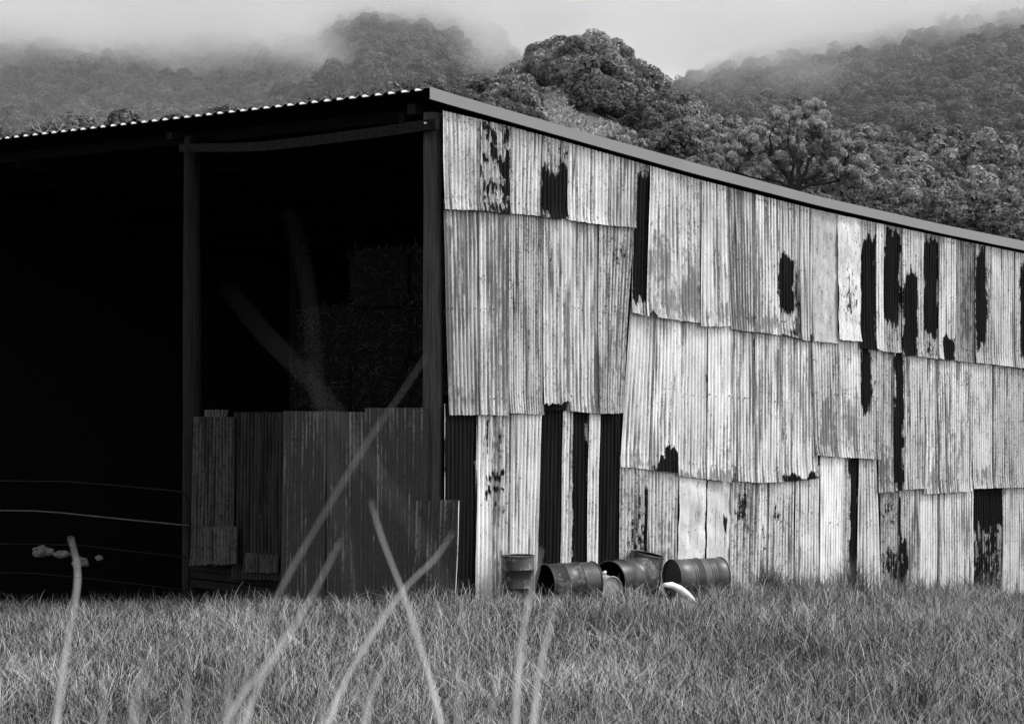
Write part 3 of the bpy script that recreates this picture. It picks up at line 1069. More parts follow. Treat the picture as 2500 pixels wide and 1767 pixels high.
def sheet(plane, xs4, yt, yb, off, tone=0.5, streak=0.5, speck=0.3, darks=(), mids=(), flat=False, ragged=0.012, curl=0.015,
          label=None, pitch=0.076, notch=None, bend=0.0):
    """xs4 = x at top-left, top-right, bottom-left, bottom-right; yt, yb = (left, right)."""
    un = side_st if plane == 'side' else front_tz
    xtl, xtr, xbl, xbr = xs4
    tl = un(xtl, yt[0], off); tr = un(xtr, yt[1], off); bl = un(xbl, yb[0], off); br = un(xbr, yb[1], off)
    W = abs(tr[0] - tl[0]); H = (tl[1] - bl[1] + tr[1] - br[1]) / 2
    ncor = max(1.0, W / pitch)
    cols = max(4, int(round(ncor * 6))) if not flat else max(8, int(W / 0.03))
    rows = max(6, int(H / 0.07))
    seed = random.uniform(0, 50)
    u = np.linspace(0, 1, cols + 1); v = np.linspace(0, 1, rows + 1)
    U, V = np.meshgrid(u, v)
    a0 = tl[0] + (tr[0] - tl[0]) * U; a1 = bl[0] + (br[0] - bl[0]) * U
    A_ = a0 + (a1 - a0) * V
    z0 = tl[1] + (tr[1] - tl[1]) * U; z1 = bl[1] + (br[1] - bl[1]) * U
    rag = np.array([mnoise.noise(Vector((uu * ncor * 0.9, seed, 0))) + 0.5 * mnoise.noise(Vector((uu * ncor * 3.1, seed, 5))) for uu in u]) * ragged
    z1 = z1 + rag[None, :]
    if notch:      # torn notch in the bottom edge (u0, u1, height)
        inn = (U > notch[0]) & (U < notch[1])
        z1 = z1 + inn * notch[2] * (1 - np.abs((U - (notch[0] + notch[1]) / 2) / ((notch[1] - notch[0]) / 2)))
    Z_ = z0 + (z1 - z0) * V
    PX = (xtl + (xtr - xtl) * U) * (1 - V) + (xbl + (xbr - xbl) * U) * V
    PY = (yt[0] + (yt[1] - yt[0]) * U) * (1 - V) + (yb[0] + (yb[1] - yb[0]) * U) * V
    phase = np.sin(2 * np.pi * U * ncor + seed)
    amp = 0.0 if flat else 0.012
    wob = np.zeros_like(U)
    for i in range(rows + 1):
        for j in range(0, cols + 1):
            p = Vector((A_[i, j] * 1.6, Z_[i, j] * 1.2, seed))
            w = mnoise.noise(p) * 0.009
            if flat:
                p2 = Vector((A_[i, j] * 5, Z_[i, j] * 4, seed))
                w += (mnoise.noise(p2) + 0.6 * abs(mnoise.noise(p2 * 2.3)) + 0.35 * abs(mnoise.noise(p2 * 5.1))) * 0.022
            wob[i, j] = w
    amp_v = amp * (0.85 + 0.3 * np.array([[mnoise.noise(Vector((uu * 3, vv * 3, seed))) for uu in u] for vv in v]))
    curl = curl * random.uniform(0.6, 2.0)
    edge = (np.clip((0.08 - U) / 0.08, 0, 1) ** 2 * random.uniform(0, .016) + np.clip((U - 0.92) / 0.08, 0, 1) ** 2 * random.uniform(0, .016)) * (0.5 + 0.5 * np.sin(V * random.uniform(3, 8) + seed))
    D = off + edge + phase * amp_v + wob + curl * np.clip((V - 0.86) / 0.14, 0, 1) ** 2 + bend * (V - 0.5)
    dark = np.zeros_like(U); mid = np.zeros_like(U)
    WX = np.zeros_like(U); WY = np.zeros_like(U)
    if darks or mids:
        for i in range(rows + 1):
            for j in range(cols + 1):
                q = Vector((PX[i, j] / 26, PY[i, j] / 60, seed))
                q2 = Vector((PX[i, j] / 9, seed, 4.0))
                WX[i, j] = mnoise.noise(q) * 7
                WY[i, j] = mnoise.noise(q + Vector((9, 3, 1))) * 16 + mnoise.noise(q2) * 22
    PX = PX + WX; PY = PY + WY * np.clip((np.minimum(PY - PY.min(), PY.max() - PY)) / 25, 0, 1)
    for r in darks: dark = np.maximum(dark, soft_rect(PX, PY, r))
    for r in mids: mid = np.maximum(mid, soft_rect(PX, PY, r))
    if plane == 'side':
        X = C0.x + DS.x * A_ - DT.x * D; Y = C0.y + DS.y * A_ - DT.y * D
    else:
        X = C0.x + DT.x * A_ - DS.x * D; Y = C0.y + DT.y * A_ - DS.y * D
    co = np.stack([X, Y, Z_], -1).reshape(-1, 3)
    nx = cols + 1
    ii = (np.arange(rows)[:, None] * nx + np.arange(cols)[None]).ravel()
    fc = np.stack([ii, ii + nx, ii + nx + 1, ii + 1], -1)
    me = np_mesh('corrugated_sheet', co, fc, True)
    ca = me.color_attributes.new('wear_and_shade', 'FLOAT_COLOR', 'POINT')
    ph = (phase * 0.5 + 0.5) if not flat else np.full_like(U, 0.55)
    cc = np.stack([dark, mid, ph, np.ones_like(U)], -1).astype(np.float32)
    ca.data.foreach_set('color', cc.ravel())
    uvl = me.uv_layers.new(name='UVMap')
    uvv = np.stack([U * W, (1 - V) * H], -1).reshape(-1, 2).astype(np.float32)
    uvl.data.foreach_set('uv', uvv[fc.ravel()].ravel())
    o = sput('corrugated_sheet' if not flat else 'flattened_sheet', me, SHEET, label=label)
    o['tone'] = tone * (1.38 * random.uniform(0.74, 1.06) if plane == 'side' else 0.80); o['streak'] = streak; o['speck'] = speck; o['seed'] = seed  # lower front factor puts that side's shade into the sheet colour
    if not flat and plane == 'side':
        for vv_ in (0.06, 0.5, 0.93):
            for k in range(int(ncor)):
                if random.random() < 0.45:
                    uu = min(0.98, (k + 0.5) / ncor)
                    j = int(uu * cols); i = int(vv_ * rows)
                    nails.append((X[i, j], Y[i, j], Z_[i, j] + random.uniform(-.02, .02)))
    return o


def fb(x):
    """top line of the wall sheets, just below the capping."""
    return float(np.interp(x, [1050, 1080, 1250, 1400, 1700, 2000, 2300, 2416, 2560], [262, 270, 310, 352, 437, 514, 578, 602, 631]))


def top(x0, x1):
    return (fb(x0), fb(x1))


# --- upper row
T2, T2b = 0.115, 0.14
sheet('side', (1079, 1174, 1083, 1173), top(1079, 1174), (511, 514), T2, 0.50, 0.35, 0.42, label='pale rust-speckled sheet at the top corner')
sheet('side', (1172, 1248, 1172, 1247), top(1172, 1248), (515, 522), T2b - .002, 0.42, 0.3, 0.55,
      darks=[(1172, 290, 1200, 330, 0.75), (1180, 318, 1215, 345, 0.9, 4, 8), (1195, 340, 1215, 400, 0.9, 6, 10), (1214, 370, 1250, 430, 1.0, 6, 12), (1225, 300, 1246, 350, 0.7),
             (1172, 378, 1212, 402, 0.9, 4, 8), (1172, 410, 1182, 445, 1.0, 4, 12), (1180, 440, 1212, 475, 0.9, 6, 10), (1218, 440, 1248, 480, 0.95), (1172, 470, 1248, 486, .6), (1172, 495, 1248, 530, 0.85), (1236, 400, 1250, 530, 1.0)],
      label='sheet blotched with black tar stains near the top corner')
sheet('side', (1246, 1326, 1244, 1322), top(1246, 1326), (521, 528), T2, 0.60, 0.30, 0.35, mids=[(1244, 508, 1325, 535, 0.5)])
sheet('side', (1325, 1386, 1321, 1385), top(1325, 1386), (530, 536), T2b, 0.45, 0.3, 0.5,
      darks=[(1318, 395, 1338, 540, 1.1), (1362, 385, 1392, 540, 1.1), (1320, 425, 1392, 540, 1.15), (1325, 335, 1390, 395, 0.45), (1375, 350, 1392, 400, 0.8)], label='nearly black sheet in the top row with a pale upper part')
sheet('side', (1385, 1494, 1384, 1492), top(1385, 1494), (537, 552), T2, 0.60, 0.33, 0.3, mids=[(1384, 360, 1500, 385, 0.35)])
sheet('side', (1492, 1554, 1491, 1551), top(1492, 1554), (551, 556), T2b, 0.46, 0.60, 0.35)
sheet('side', (1550, 1588, 1540, 1577), top(1550, 1588), (763, 771), T2, 0.40, 0.3, 0.45,
      darks=[(1550, 427, 1588, 600, 1.15, 4), (1543, 560, 1583, 729, 1.15, 4, 4)], label='narrow strip painted black from under the eave to mid wall')
sheet('side', (1586, 1652, 1576, 1660), top(1586, 1652), (772, 782), T2b, 0.55, 0.42, 0.35, mids=[(1575, 575, 1640, 790, 0.55, 8, 20), (1600, 700, 1665, 790, .6)], notch=(0.05, 0.3, 0.12))
sheet('side', (1650, 1716, 1655, 1718), top(1650, 1716), (783, 789), T2, 0.52, 0.45, 0.42, mids=[(1655, 640, 1720, 800, 0.55, 10, 40)])
sheet('side', (1713, 1773, 1710, 1783), top(1713, 1773), (797, 797), T2b, 0.62, 0.38, 0.25, mids=[(1710, 745, 1785, 800, 0.5)])
sheet('side', (1771, 1845, 1783, 1845), top(1771, 1845), (804, 811), T2, 0.60, 0.66, 0.2, mids=[(1783, 740, 1850, 815, 0.5)])
sheet('side', (1843, 1905, 1843, 1906), top(1843, 1905), (810, 818), T2b, 0.60, 0.62, 0.25, darks=[(1903, 620, 1912, 770, 1.1, 3)], mids=[(1843, 770, 1908, 820, 0.6)])
sheet('side', (1903, 1955, 1905, 1957), top(1903, 1955), (815, 828), T2, 0.60, 0.5, 0.25,
      darks=[(1903, 620, 1937, 765, 1.2, 4, 12), (1940, 650, 1950, 825, 0.75, 4), (1902, 790, 1956, 835, 0.6)], mids=[(1937, 600, 1955, 830, 0.6)], label='sheet carrying a short black painted bar at mid height')
sheet('side', (1953, 1986, 1955, 1986), top(1953, 1986), (829, 834), T2b, 0.63, 0.45, 0.2, darks=[(1972, 810, 1990, 840, 0.9)])
sheet('side', (1984, 2047, 1982, 2045), top(1984, 2047), (832, 839), T2, 0.50, 0.15, 0.36, flat=True, label='flattened crumpled pale sheet in the upper row')
sheet('side', (2045, 2100, 2047, 2101), top(2045, 2100), (829, 834), T2b, 0.56, 0.2, 0.40, flat=True, darks=[(2050, 655, 2098, 800, 0.42, 10, 30)], label='flattened pale sheet pocked with black spots')
sheet('side', (2098, 2142, 2100, 2152), top(2098, 2142), (850, 856), T2 + .01, 0.46, 0.35, 0.4,
      darks=[(2104, 575, 2140, 870, 1.2, 4), (2098, 620, 2140, 870, 1.2, 4), (2100, 825, 2152, 870, 1.1)], label='black striped sheet, leftmost of the striped group at the right')
sheet('side', (2140, 2156, 2140, 2156), top(2140, 2156), (852, 858), T2b, 0.60, 0.35, 0.3)
sheet('side', (2154, 2204, 2154, 2200), top(2154, 2204), (858, 862), T2, 0.45, 0.3, 0.5, darks=[(2160, 560, 2198, 780, 1.2, 4, 16), (2155, 640, 2198, 800, 1.1, 4, 20)], label='sheet with a long black stripe fading to grey at its foot')
sheet('side', (2202, 2254, 2202, 2254), top(2202, 2254), (864, 872), T2b, 0.56, 0.4, 0.4,
      darks=[(2210, 610, 2240, 880, 0.5, 4), (2204, 660, 2238, 880, 1.2, 4)], label='black striped sheet between two pale strips')
sheet('side', (2252, 2294, 2252, 2294), top(2252, 2294), (872, 876), T2, 0.46, 0.3, 0.5, darks=[(2254, 582, 2290, 825, 1.2, 4, 18), (2252, 840, 2294, 880, 0.6)], label='third black striped sheet below the roof edge')
sheet('side', (2292, 2334, 2292, 2332), top(2292, 2334), (876, 880), T2b, 0.60, 0.5, 0.25, darks=[(2301, 822, 2328, 890, 1.2, 3, 6)])
sheet('side', (2332, 2382, 2330, 2382), top(2332, 2382), (880, 887), T2, 0.30, 0.4, 0.42, mids=[(2340, 640, 2382, 860, 0.5)])
sheet('side', (2380, 2420, 2380, 2420), top(2380, 2420), (886, 889), T2b, 0.50, 0.35, 0.45, darks=[(2380, 608, 2410, 850, 1.1, 4, 16), (2380, 600, 2410, 720, 1.2)], label='black striped sheet at the far right of the upper row')
sheet('side', (2418, 2480, 2418, 2480), top(2418, 2480), (889, 897), T2, 0.56, 0.4, 0.3)
sheet('side', (2478, 2560, 2478, 2560), top(2478, 2560), (897, 905), T2b, 0.5, 0.4, 0.4, darks=[(2490, 640, 2520, 870, 1.1)])
# --- middle row
T1, T1b = 0.065, 0.09
sheet('side', (1083, 1172, 1096, 1176), (485, 490), (1013, 1013), T1, 0.50, 0.62, 0.25,
      mids=[(1086, 700, 1110, 1015, 0.62, 5), (1090, 540, 1100, 1015, 0.9, 3), (1128, 520, 1136, 720, 0.9, 3), (1085, 940, 1180, 1015, 0.5)], label='long grey sheet nailed beside the corner log post')
sheet('side', (1170, 1240, 1174, 1240), (490, 495), (1013, 1014), T1b, 0.48, 0.58, 0.32, mids=[(1200, 500, 1240, 1020, 0.5, 8, 30), (1226, 500, 1240, 1020, 0.8, 4)])
sheet('side', (1238, 1328, 1240, 1326), (495, 503), (1008, 1012), T1, 0.52, 0.60, 0.35, pitch=0.05)
sheet('side', (1325, 1392, 1326, 1390), (505, 512), (986, 984), T1b, 0.58, 0.40, 0.32, ragged=0.05, darks=[(1345, 580, 1352, 640, 0.7, 2)], mids=[(1378, 700, 1395, 990, 0.8, 5)])
sheet('side', (1326, 1392, 1327, 1382), (930, 930), (1001, 1002), 0.052, 0.3, 0.3, 0.3, darks=[(1300, 900, 1400, 1010, 1.3)], curl=0)
sheet('side', (1390, 1462, 1388, 1462), (512, 520), (1003, 1010), T1, 0.52, 0.55, 0.28, mids=[(1400, 540, 1440, 575, 0.7), (1388, 980, 1465, 1015, .5)])
sheet('side', (1460, 1546, 1460, 1518), (520, 526), (1010, 1008), T1b, 0.46, 0.40, 0.46, darks=[(1478, 555, 1545, 660, 0.42, 10, 20)], mids=[(1490, 750, 1540, 1015, 0.42, 12, 60)], label='grey pitted sheet whose right edge slants in towards its foot')
sheet('side', (1538, 1606, 1514, 1592), (735, 742), (1139, 1147), T1 - .015, 0.60, 0.36, 0.24, mids=[(1514, 1105, 1600, 1150, .5)])
sheet('side', (1600, 1662, 1590, 1657), (742, 755), (1147, 1154), T1b - .02, 0.66, 0.36, 0.22,
      darks=[(1622, 1095, 1660, 1160, 1.15, 4, 6), (1604, 1118, 1640, 1160, 1.1, 5, 6), (1588, 1140, 1620, 1160, .9)], label='pale sheet with a black triangular stain at its bottom corner')
sheet('side', (1660, 1732, 1655, 1726), (755, 765), (1162, 1168), T1, 0.66, 0.34, 0.22, darks=[(1725, 805, 1732, 835, .8, 2), (1724, 905, 1731, 935, .9, 2)], mids=[(1655, 1150, 1730, 1170, 0.8, 5, 5)])
sheet('side', (1730, 1786, 1725, 1784), (770, 770), (1170, 1176), T1b, 0.66, 0.33, 0.22, mids=[(1725, 1155, 1786, 1178, 0.8, 5, 5)])
sheet('side', (1784, 1846, 1783, 1848), (775, 780), (1173, 1178), T1, 0.60, 0.62, 0.26, darks=[(1790, 815, 1820, 850, 0.4), (1840, 800, 1845, 880, .9, 2), (1783, 1158, 1796, 1180, 1.0)])
sheet('side', (1844, 1908, 1845, 1906), (782, 790), (1178, 1177), T1b, 0.58, 0.60, 0.28)
sheet('side', (1905, 1992, 1903, 1994), (790, 798), (1176, 1168), T1, 0.64, 0.60, 0.22, darks=[(1905, 1158, 1990, 1180, 0.85, 6, 5)], mids=[(1960, 830, 1992, 1000, .4)])
sheet('side', (1982, 2048, 1992, 2052), (805, 812), (1111, 1116), T1b + .01, 0.55, 0.52, 0.36, mids=[(1998, 960, 2045, 1115, 0.62, 8, 30), (1990, 1080, 2060, 1120, .7)])
sheet('side', (2046, 2104, 2050, 2106), (806, 812), (1116, 1119), T1 + .01, 0.60, 0.42, 0.34, mids=[(2055, 950, 2102, 1120, 0.52, 8, 30)])
sheet('side', (2100, 2150, 2104, 2147), (822, 834), (1119, 1121), T1b, 0.56, 0.42, 0.40,
      darks=[(2102, 850, 2127, 1010, 1.15, 4, 16), (2125, 930, 2137, 965, .7)], mids=[(2104, 1090, 2150, 1125, .6)], label='middle-row sheet with a black drip tapering downward')
sheet('side', (2146, 2186, 2143, 2186), (830, 838), (1203, 1199), T1, 0.50, 0.55, 0.42, mids=[(2143, 1100, 2186, 1210, 0.5)])
sheet('side', (2182, 2264, 2186, 2263), (834, 846), (1197, 1192), T1b + .012, 0.60, 0.48, 0.30,
      darks=[(2184, 860, 2204, 1200, 1.2, 4)], mids=[(2235, 1060, 2262, 1200, .5)], label='middle-row sheet with a full-length black stripe at its left edge')
sheet('side', (2262, 2290, 2254, 2296), (845, 850), (1206, 1203), T1, 0.58, 0.6, 0.32, mids=[(2255, 1150, 2296, 1210, .6)])
sheet('side', (2286, 2378, 2294, 2372), (850, 862), (1203, 1199), T1b, 0.58, 0.55, 0.36, mids=[(2295, 1140, 2372, 1210, 0.55, 8, 30), (2320, 1050, 2372, 1200, .42)])
sheet('side', (2372, 2425, 2376, 2425), (860, 866), (1193, 1191), T1 + .01, 0.56, 0.3, 0.36, mids=[(2376, 1130, 2425, 1200, .5)])
sheet('side', (2424, 2560, 2424, 2560), (866, 880), (1191, 1189), T1b, 0.52, 0.45, 0.36)
# --- bottom row
T0, T0b = 0.018, 0.040


def gy_(x):
    s, _ = side_st(x, 1400, 0)
    q = P(s, 0, 0)
    return HOR + (CAMZ - float(ground(q.x, q.y)) + 0.12) / q.y * F


def bot(x0, x1):
    return (gy_(x0), gy_(x1))


def low(x4, yt, off, **kw):
    return sheet('side', x4, yt, bot(x4[2], x4[3]), off, curl=0.0, **kw)


low((1083, 1166, 1080, 1160), (985, 985), T0, tone=0.42, streak=0.3, speck=0.3, darks=[(1088, 900, 1163, 1500, 1.4, 4), (1085, 1180, 1163, 1500, 1.4, 3)], label='tall black sheet at the foot of the corner post')
low((1163, 1200, 1159, 1196), (985, 985), T0b, tone=0.62, streak=0.3, speck=0.3, darks=[(1178, 1000, 1198, 1110, 0.6, 4), (1180, 1150, 1202, 1190, .6, 4), (1178, 1190, 1200, 1210, 0.8, 3, 6)], label='narrow pale strip beside the tall black corner sheet')
low((1198, 1254, 1194, 1246), (985, 985), T0, tone=0.55, streak=0.35, speck=0.42, darks=[(1198, 1020, 1230, 1110, 0.45, 6), (1198, 1150, 1232, 1172, 0.85, 3, 5), (1198, 1185, 1230, 1200, 0.85, 3, 5), (1198, 1210, 1232, 1260, 0.5)], mids=[(1196, 1000, 1226, 1480, 0.5)])
low((1250, 1322, 1245, 1306), (985, 985), T0b, tone=0.66, streak=0.36, speck=0.24, label='bright pale sheet above the upright drum')
low((1318, 1378, 1306, 1368), (970, 975), T0 + .004, tone=0.3, streak=0.3, speck=0.3, darks=[(1290, 900, 1400, 1600, 1.4)], label='black sheet behind the first lying drum')
low((1376, 1398, 1368, 1388), (980, 980), T0b, tone=0.62, streak=0.3, speck=0.4)
low((1394, 1438, 1386, 1434), (980, 982), T0, tone=0.45, streak=0.3, speck=0.5, darks=[(1397, 990, 1432, 1500, 1.3, 4)], label='black sheet between two narrow pale strips')
low((1436, 1466, 1430, 1457), (982, 984), T0b, tone=0.62, streak=0.3, speck=0.35)
low((1463, 1520, 1456, 1514), (984, 988), T0, tone=0.3, streak=0.3, speck=0.3, darks=[(1440, 900, 1540, 1600, 1.4)], label='darkest black sheet at the slanting seam')
low((1512, 1584, 1510, 1580), (1110, 1118), T0b, tone=0.52, streak=0.45, speck=0.5, darks=[(1532, 1200, 1582, 1420, 0.60, 8, 40), (1570, 1180, 1582, 1440, 0.9, 3)])
low((1582, 1656, 1578, 1650), (1120, 1128), T0, tone=0.58, streak=0.3, speck=0.38, darks=[(1600, 1250, 1620, 1420, 0.35)], mids=[(1596, 1230, 1640, 1420, 0.4)])
low((1659, 1724, 1652, 1717), (1130, 1138), T0b, tone=0.60, streak=0.1, speck=0.30, flat=True, label='flattened crumpled pale sheet above the last drum')
low((1727, 1786, 1722, 1776), (1138, 1144), T0, tone=0.58, streak=0.2, speck=0.28, flat=True, darks=[(1764, 1250, 1774, 1290, 1.0, 3)])
low((1786, 1836, 1778, 1830), (1145, 1150), T0b, tone=0.46, streak=0.45, speck=0.55, darks=[(1788, 1190, 1834, 1300, 0.58, 8, 20)], label='mottled dark sheet just past the drums')
low((1836, 1877, 1831, 1872), (1150, 1150), T0, tone=0.56, streak=0.6, speck=0.38, darks=[(1860, 1260, 1870, 1380, .5, 3)])
low((1878, 1940, 1873, 1936), (1150, 1145), T0b, tone=0.56, streak=0.45, speck=0.42, darks=[(1880, 1220, 1905, 1290, 0.58, 8, 20)])
low((1941, 2006, 1938, 2004), (1140, 1135), T0, tone=0.58, streak=0.5, speck=0.3)
low((2003, 2061, 2001, 2052), (1085, 1090), T0b, tone=0.70, streak=0.30, speck=0.12, label='cleanest palest sheet in the bottom row')
low((2059, 2098, 2051, 2092), (1090, 1092), T0, tone=0.46, streak=0.3, speck=0.5, darks=[(2074, 1110, 2098, 1500, 1.2, 4), (2058, 1200, 2072, 1240, .5)], label='bottom-row sheet with a ragged black stripe')
low((2096, 2140, 2090, 2152), (1094, 1098), T0b, tone=0.54, streak=0.42, speck=0.3)
low((2148, 2196, 2150, 2194), (1170, 1170), T0, tone=0.45, streak=0.3, speck=0.55, darks=[(2150, 1215, 2192, 1290, 0.58, 6, 20), (2150, 1330, 2192, 1420, 0.58)])
low((2196, 2245, 2194, 2243), (1168, 1165), T0b, tone=0.52, streak=0.4, speck=0.4, darks=[(2194, 1200, 2202, 1420, 1.1, 3), (2200, 1310, 2217, 1430, 0.95, 4)], mids=[(2216, 1300, 2243, 1430, .5)])
low((2243, 2293, 2243, 2293), (1168, 1175), T0, tone=0.68, streak=0.32, speck=0.18)
low((2291, 2376, 2290, 2377), (1172, 1170), T0b, tone=0.58, streak=0.52, speck=0.26)
low((2376, 2450, 2377, 2450), (1165, 1165), T0, tone=0.35, streak=0.4, speck=0.4, darks=[(2370, 1100, 2500, 1290, 1.3, 4), (2370, 1280, 2450, 1450, 0.7)], label='black sheet at the right end of the bottom row')
low((2448, 2560, 2448, 2560), (1165, 1165), T0b, tone=0.55, streak=0.4, speck=0.3)

# --- front face, low patchwork wall left of the corner, shade painted into its rusty tones
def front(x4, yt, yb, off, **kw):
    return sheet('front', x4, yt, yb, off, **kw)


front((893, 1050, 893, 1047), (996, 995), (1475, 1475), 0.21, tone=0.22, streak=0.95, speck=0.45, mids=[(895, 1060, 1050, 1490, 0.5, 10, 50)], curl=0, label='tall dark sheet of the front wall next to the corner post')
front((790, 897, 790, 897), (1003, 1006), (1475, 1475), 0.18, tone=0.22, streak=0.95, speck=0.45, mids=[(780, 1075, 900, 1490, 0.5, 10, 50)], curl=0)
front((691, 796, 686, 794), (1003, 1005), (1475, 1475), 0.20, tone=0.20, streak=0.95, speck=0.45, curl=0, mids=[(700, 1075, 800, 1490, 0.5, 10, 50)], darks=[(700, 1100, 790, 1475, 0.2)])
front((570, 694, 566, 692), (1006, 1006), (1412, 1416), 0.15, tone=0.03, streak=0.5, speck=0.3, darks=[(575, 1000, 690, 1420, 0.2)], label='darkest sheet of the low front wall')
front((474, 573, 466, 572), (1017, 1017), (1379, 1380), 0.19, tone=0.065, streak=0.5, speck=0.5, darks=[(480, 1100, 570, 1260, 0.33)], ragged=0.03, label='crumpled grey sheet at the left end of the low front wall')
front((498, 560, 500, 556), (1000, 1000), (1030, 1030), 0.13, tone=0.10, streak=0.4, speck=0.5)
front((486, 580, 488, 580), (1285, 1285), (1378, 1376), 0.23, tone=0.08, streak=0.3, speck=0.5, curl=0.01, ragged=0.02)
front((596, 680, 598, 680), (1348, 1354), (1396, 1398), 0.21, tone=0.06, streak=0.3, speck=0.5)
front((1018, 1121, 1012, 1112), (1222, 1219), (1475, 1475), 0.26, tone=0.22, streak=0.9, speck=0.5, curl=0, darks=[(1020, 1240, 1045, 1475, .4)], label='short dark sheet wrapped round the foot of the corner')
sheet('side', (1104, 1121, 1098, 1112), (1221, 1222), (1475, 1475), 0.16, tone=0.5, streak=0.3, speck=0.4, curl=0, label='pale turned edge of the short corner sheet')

# nail heads, a joined part
bm = bmesh.new()
nn = Vector((-DT.x, -DT.y, 0))
for (x, y, z) in nails:
    c = Vector((x, y, z)) + nn * 0.004
    tube(bm, [c, c + nn * 0.006], random.choice((0.006, 0.008, 0.011)), 6)
nl = sput('nail_heads', bm_mesh('nail_heads', bm), M_NAIL)
nl['kind'] = 'stuff'

# stacked sleepers below the left sheets
for k, (x0, x1, y0, y1) in enumerate(((462, 680, 1398, 1414), (458, 690, 1417, 1434), (464, 684, 1437, 1456))):
    t0_, za = front_tz(x1, y0, 0.02); t1_, _ = front_tz(x0, y0, 0.02)
    _, zb = front_tz(x1, y1, 0.02)
    bm = bmesh.new(); add_box_st(bm, -0.02 - 0.01 * k, 0.22, t0_, t1_, zb, za)
    bmesh.ops.bevel(bm, geom=bm.edges[:], offset=0.012, segments=1)
    sput('sleeper', bm_mesh('sleeper', bm), M_BEAM)

# ------------------------------------------------------------------ gate
gate = empty('farm_gate', P(-0.1, 5.2, -0.3))
tag(gate, 'tubular steel farm gate hung across the dark left opening', 'gate')
GI = Matrix.Translation(-gate.location)


def fpt(x, y, off=0.1):
    t, z = front_tz(x, y, off)
    return P(-off, t, z)


rails = [[(-120, 1172), (84, 1174.7), (160, 1175), (300, 1186), (435, 1199)], [(-120, 1244), (84, 1247), (145, 1251), (300, 1267), (461, 1282.5)],
         [(-120, 1326), (84, 1328), (200, 1331), (300, 1343), (452, 1359.7)], [(-120, 1395), (84, 1399), (200, 1410), (300, 1421), (452, 1440)]]
bm = bmesh.new()
tube(bm, [fpt(x, y) for x, y in rails[0]] + [fpt(448, 1203), fpt(457, 1211), fpt(462, 1224), fpt(463, 1250), fpt(462, 1340), fpt(461, 1442)], 0.013, 8)
me = bm_mesh('gate_frame', bm); me.transform(GI); link('gate_frame', me, M_GATE, gate, True)
for k, r in enumerate(rails[1:]):
    bm = bmesh.new(); tube(bm, [fpt(x, y) for x, y in r], (0.012, 0.009, 0.009)[k], 8)
    me = bm_mesh('rail', bm); me.transform(GI); link('rail', me, M_GATE2 if k == 0 else M_GATE, gate, True)
bm = bmesh.new()
for k in range(5):
    c = fpt(438, 1241 + k * 6, 0.13)
    ring = [c + Vector((0.014 * math.cos(a) * (1 if k % 2 else 0.5), 0.014 * math.cos(a) * (0.3 if k % 2 else 1), 0.022 * math.sin(a))) for a in np.linspace(0, 2 * math.pi, 9)]
    tube(bm, ring, 0.004, 5, False)
me = bm_mesh('chain', bm); me.transform(GI); link('chain', me, M_GATE, gate)

# ------------------------------------------------------------------ hay bales (dark, deep in the bay)
def bale_mesh():
    bm = bmesh.new()
    bmesh.ops.create_cube(bm, size=1.0)
    bmesh.ops.scale(bm, vec=(1.2, 1.0, 0.8), verts=bm.verts)
    bmesh.ops.bevel(bm, geom=bm.edges[:], offset=0.09, segments=2)
    bmesh.ops.subdivide_edges(bm, edges=bm.edges[:], cuts=2, use_grid_fill=True)
    for v in bm.verts:
        v.co += v.co.normalized() * mnoise.noise(v.co * 5) * 0.05
    return bm_mesh('bale_body', bm)


def straw_mesh(seed):
    rg = np.random.default_rng(seed)
    n = 900
    p = rg.uniform(-1, 1, (n, 3)) * np.array([0.6, 0.5, 0.4])
    p[:, 1] = -0.5 + rg.uniform(-0.01, 0.03, n)
    k = n // 5
    p[:k, 2] = 0.4; p[:k, 1] = rg.uniform(-0.5, 0.2, k)
    d = rg.normal(size=(n, 3)); d[:, 1] -= 0.5; d /= np.linalg.norm(d, axis=1)[:, None]
    L = rg.uniform(0.05, 0.14, (n, 1))
    w = np.cross(d, rg.normal(size=(n, 3))); w /= np.linalg.norm(w, axis=1)[:, None]
    q = p + d * L
    co = np.stack([p - w * 0.003, p + w * 0.003, q + w * 0.002, q - w * 0.002], 1).reshape(-1, 3)
    me = np_mesh('straw', co, np.arange(len(co)).reshape(-1, 4))
    a = me.attributes.new('tone', 'FLOAT', 'POINT'); a.data.foreach_set('value', np.repeat(rg.uniform(0.4, 1.8, n), 4).astype(np.float32))
    me.materials.append(M_HAY)
    return me


BALE = bale_mesh(); BALE.materials.append(M_HAYCORE)
STRAWS = [straw_mesh(1), straw_mesh(2), straw_mesh(3)]
ang = math.atan2(DT.y, DT.x) + math.pi
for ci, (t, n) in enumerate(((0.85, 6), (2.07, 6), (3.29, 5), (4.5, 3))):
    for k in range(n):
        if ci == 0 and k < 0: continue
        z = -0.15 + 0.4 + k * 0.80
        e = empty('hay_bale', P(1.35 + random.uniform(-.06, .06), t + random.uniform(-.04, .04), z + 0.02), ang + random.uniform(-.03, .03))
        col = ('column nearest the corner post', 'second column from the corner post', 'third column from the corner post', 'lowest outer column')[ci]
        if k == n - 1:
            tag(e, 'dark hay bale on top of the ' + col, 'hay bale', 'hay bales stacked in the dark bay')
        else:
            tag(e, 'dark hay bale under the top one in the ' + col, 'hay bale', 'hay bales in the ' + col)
        link('bale_body', BALE, None, e); link('straw', random.choice(STRAWS), None, e)

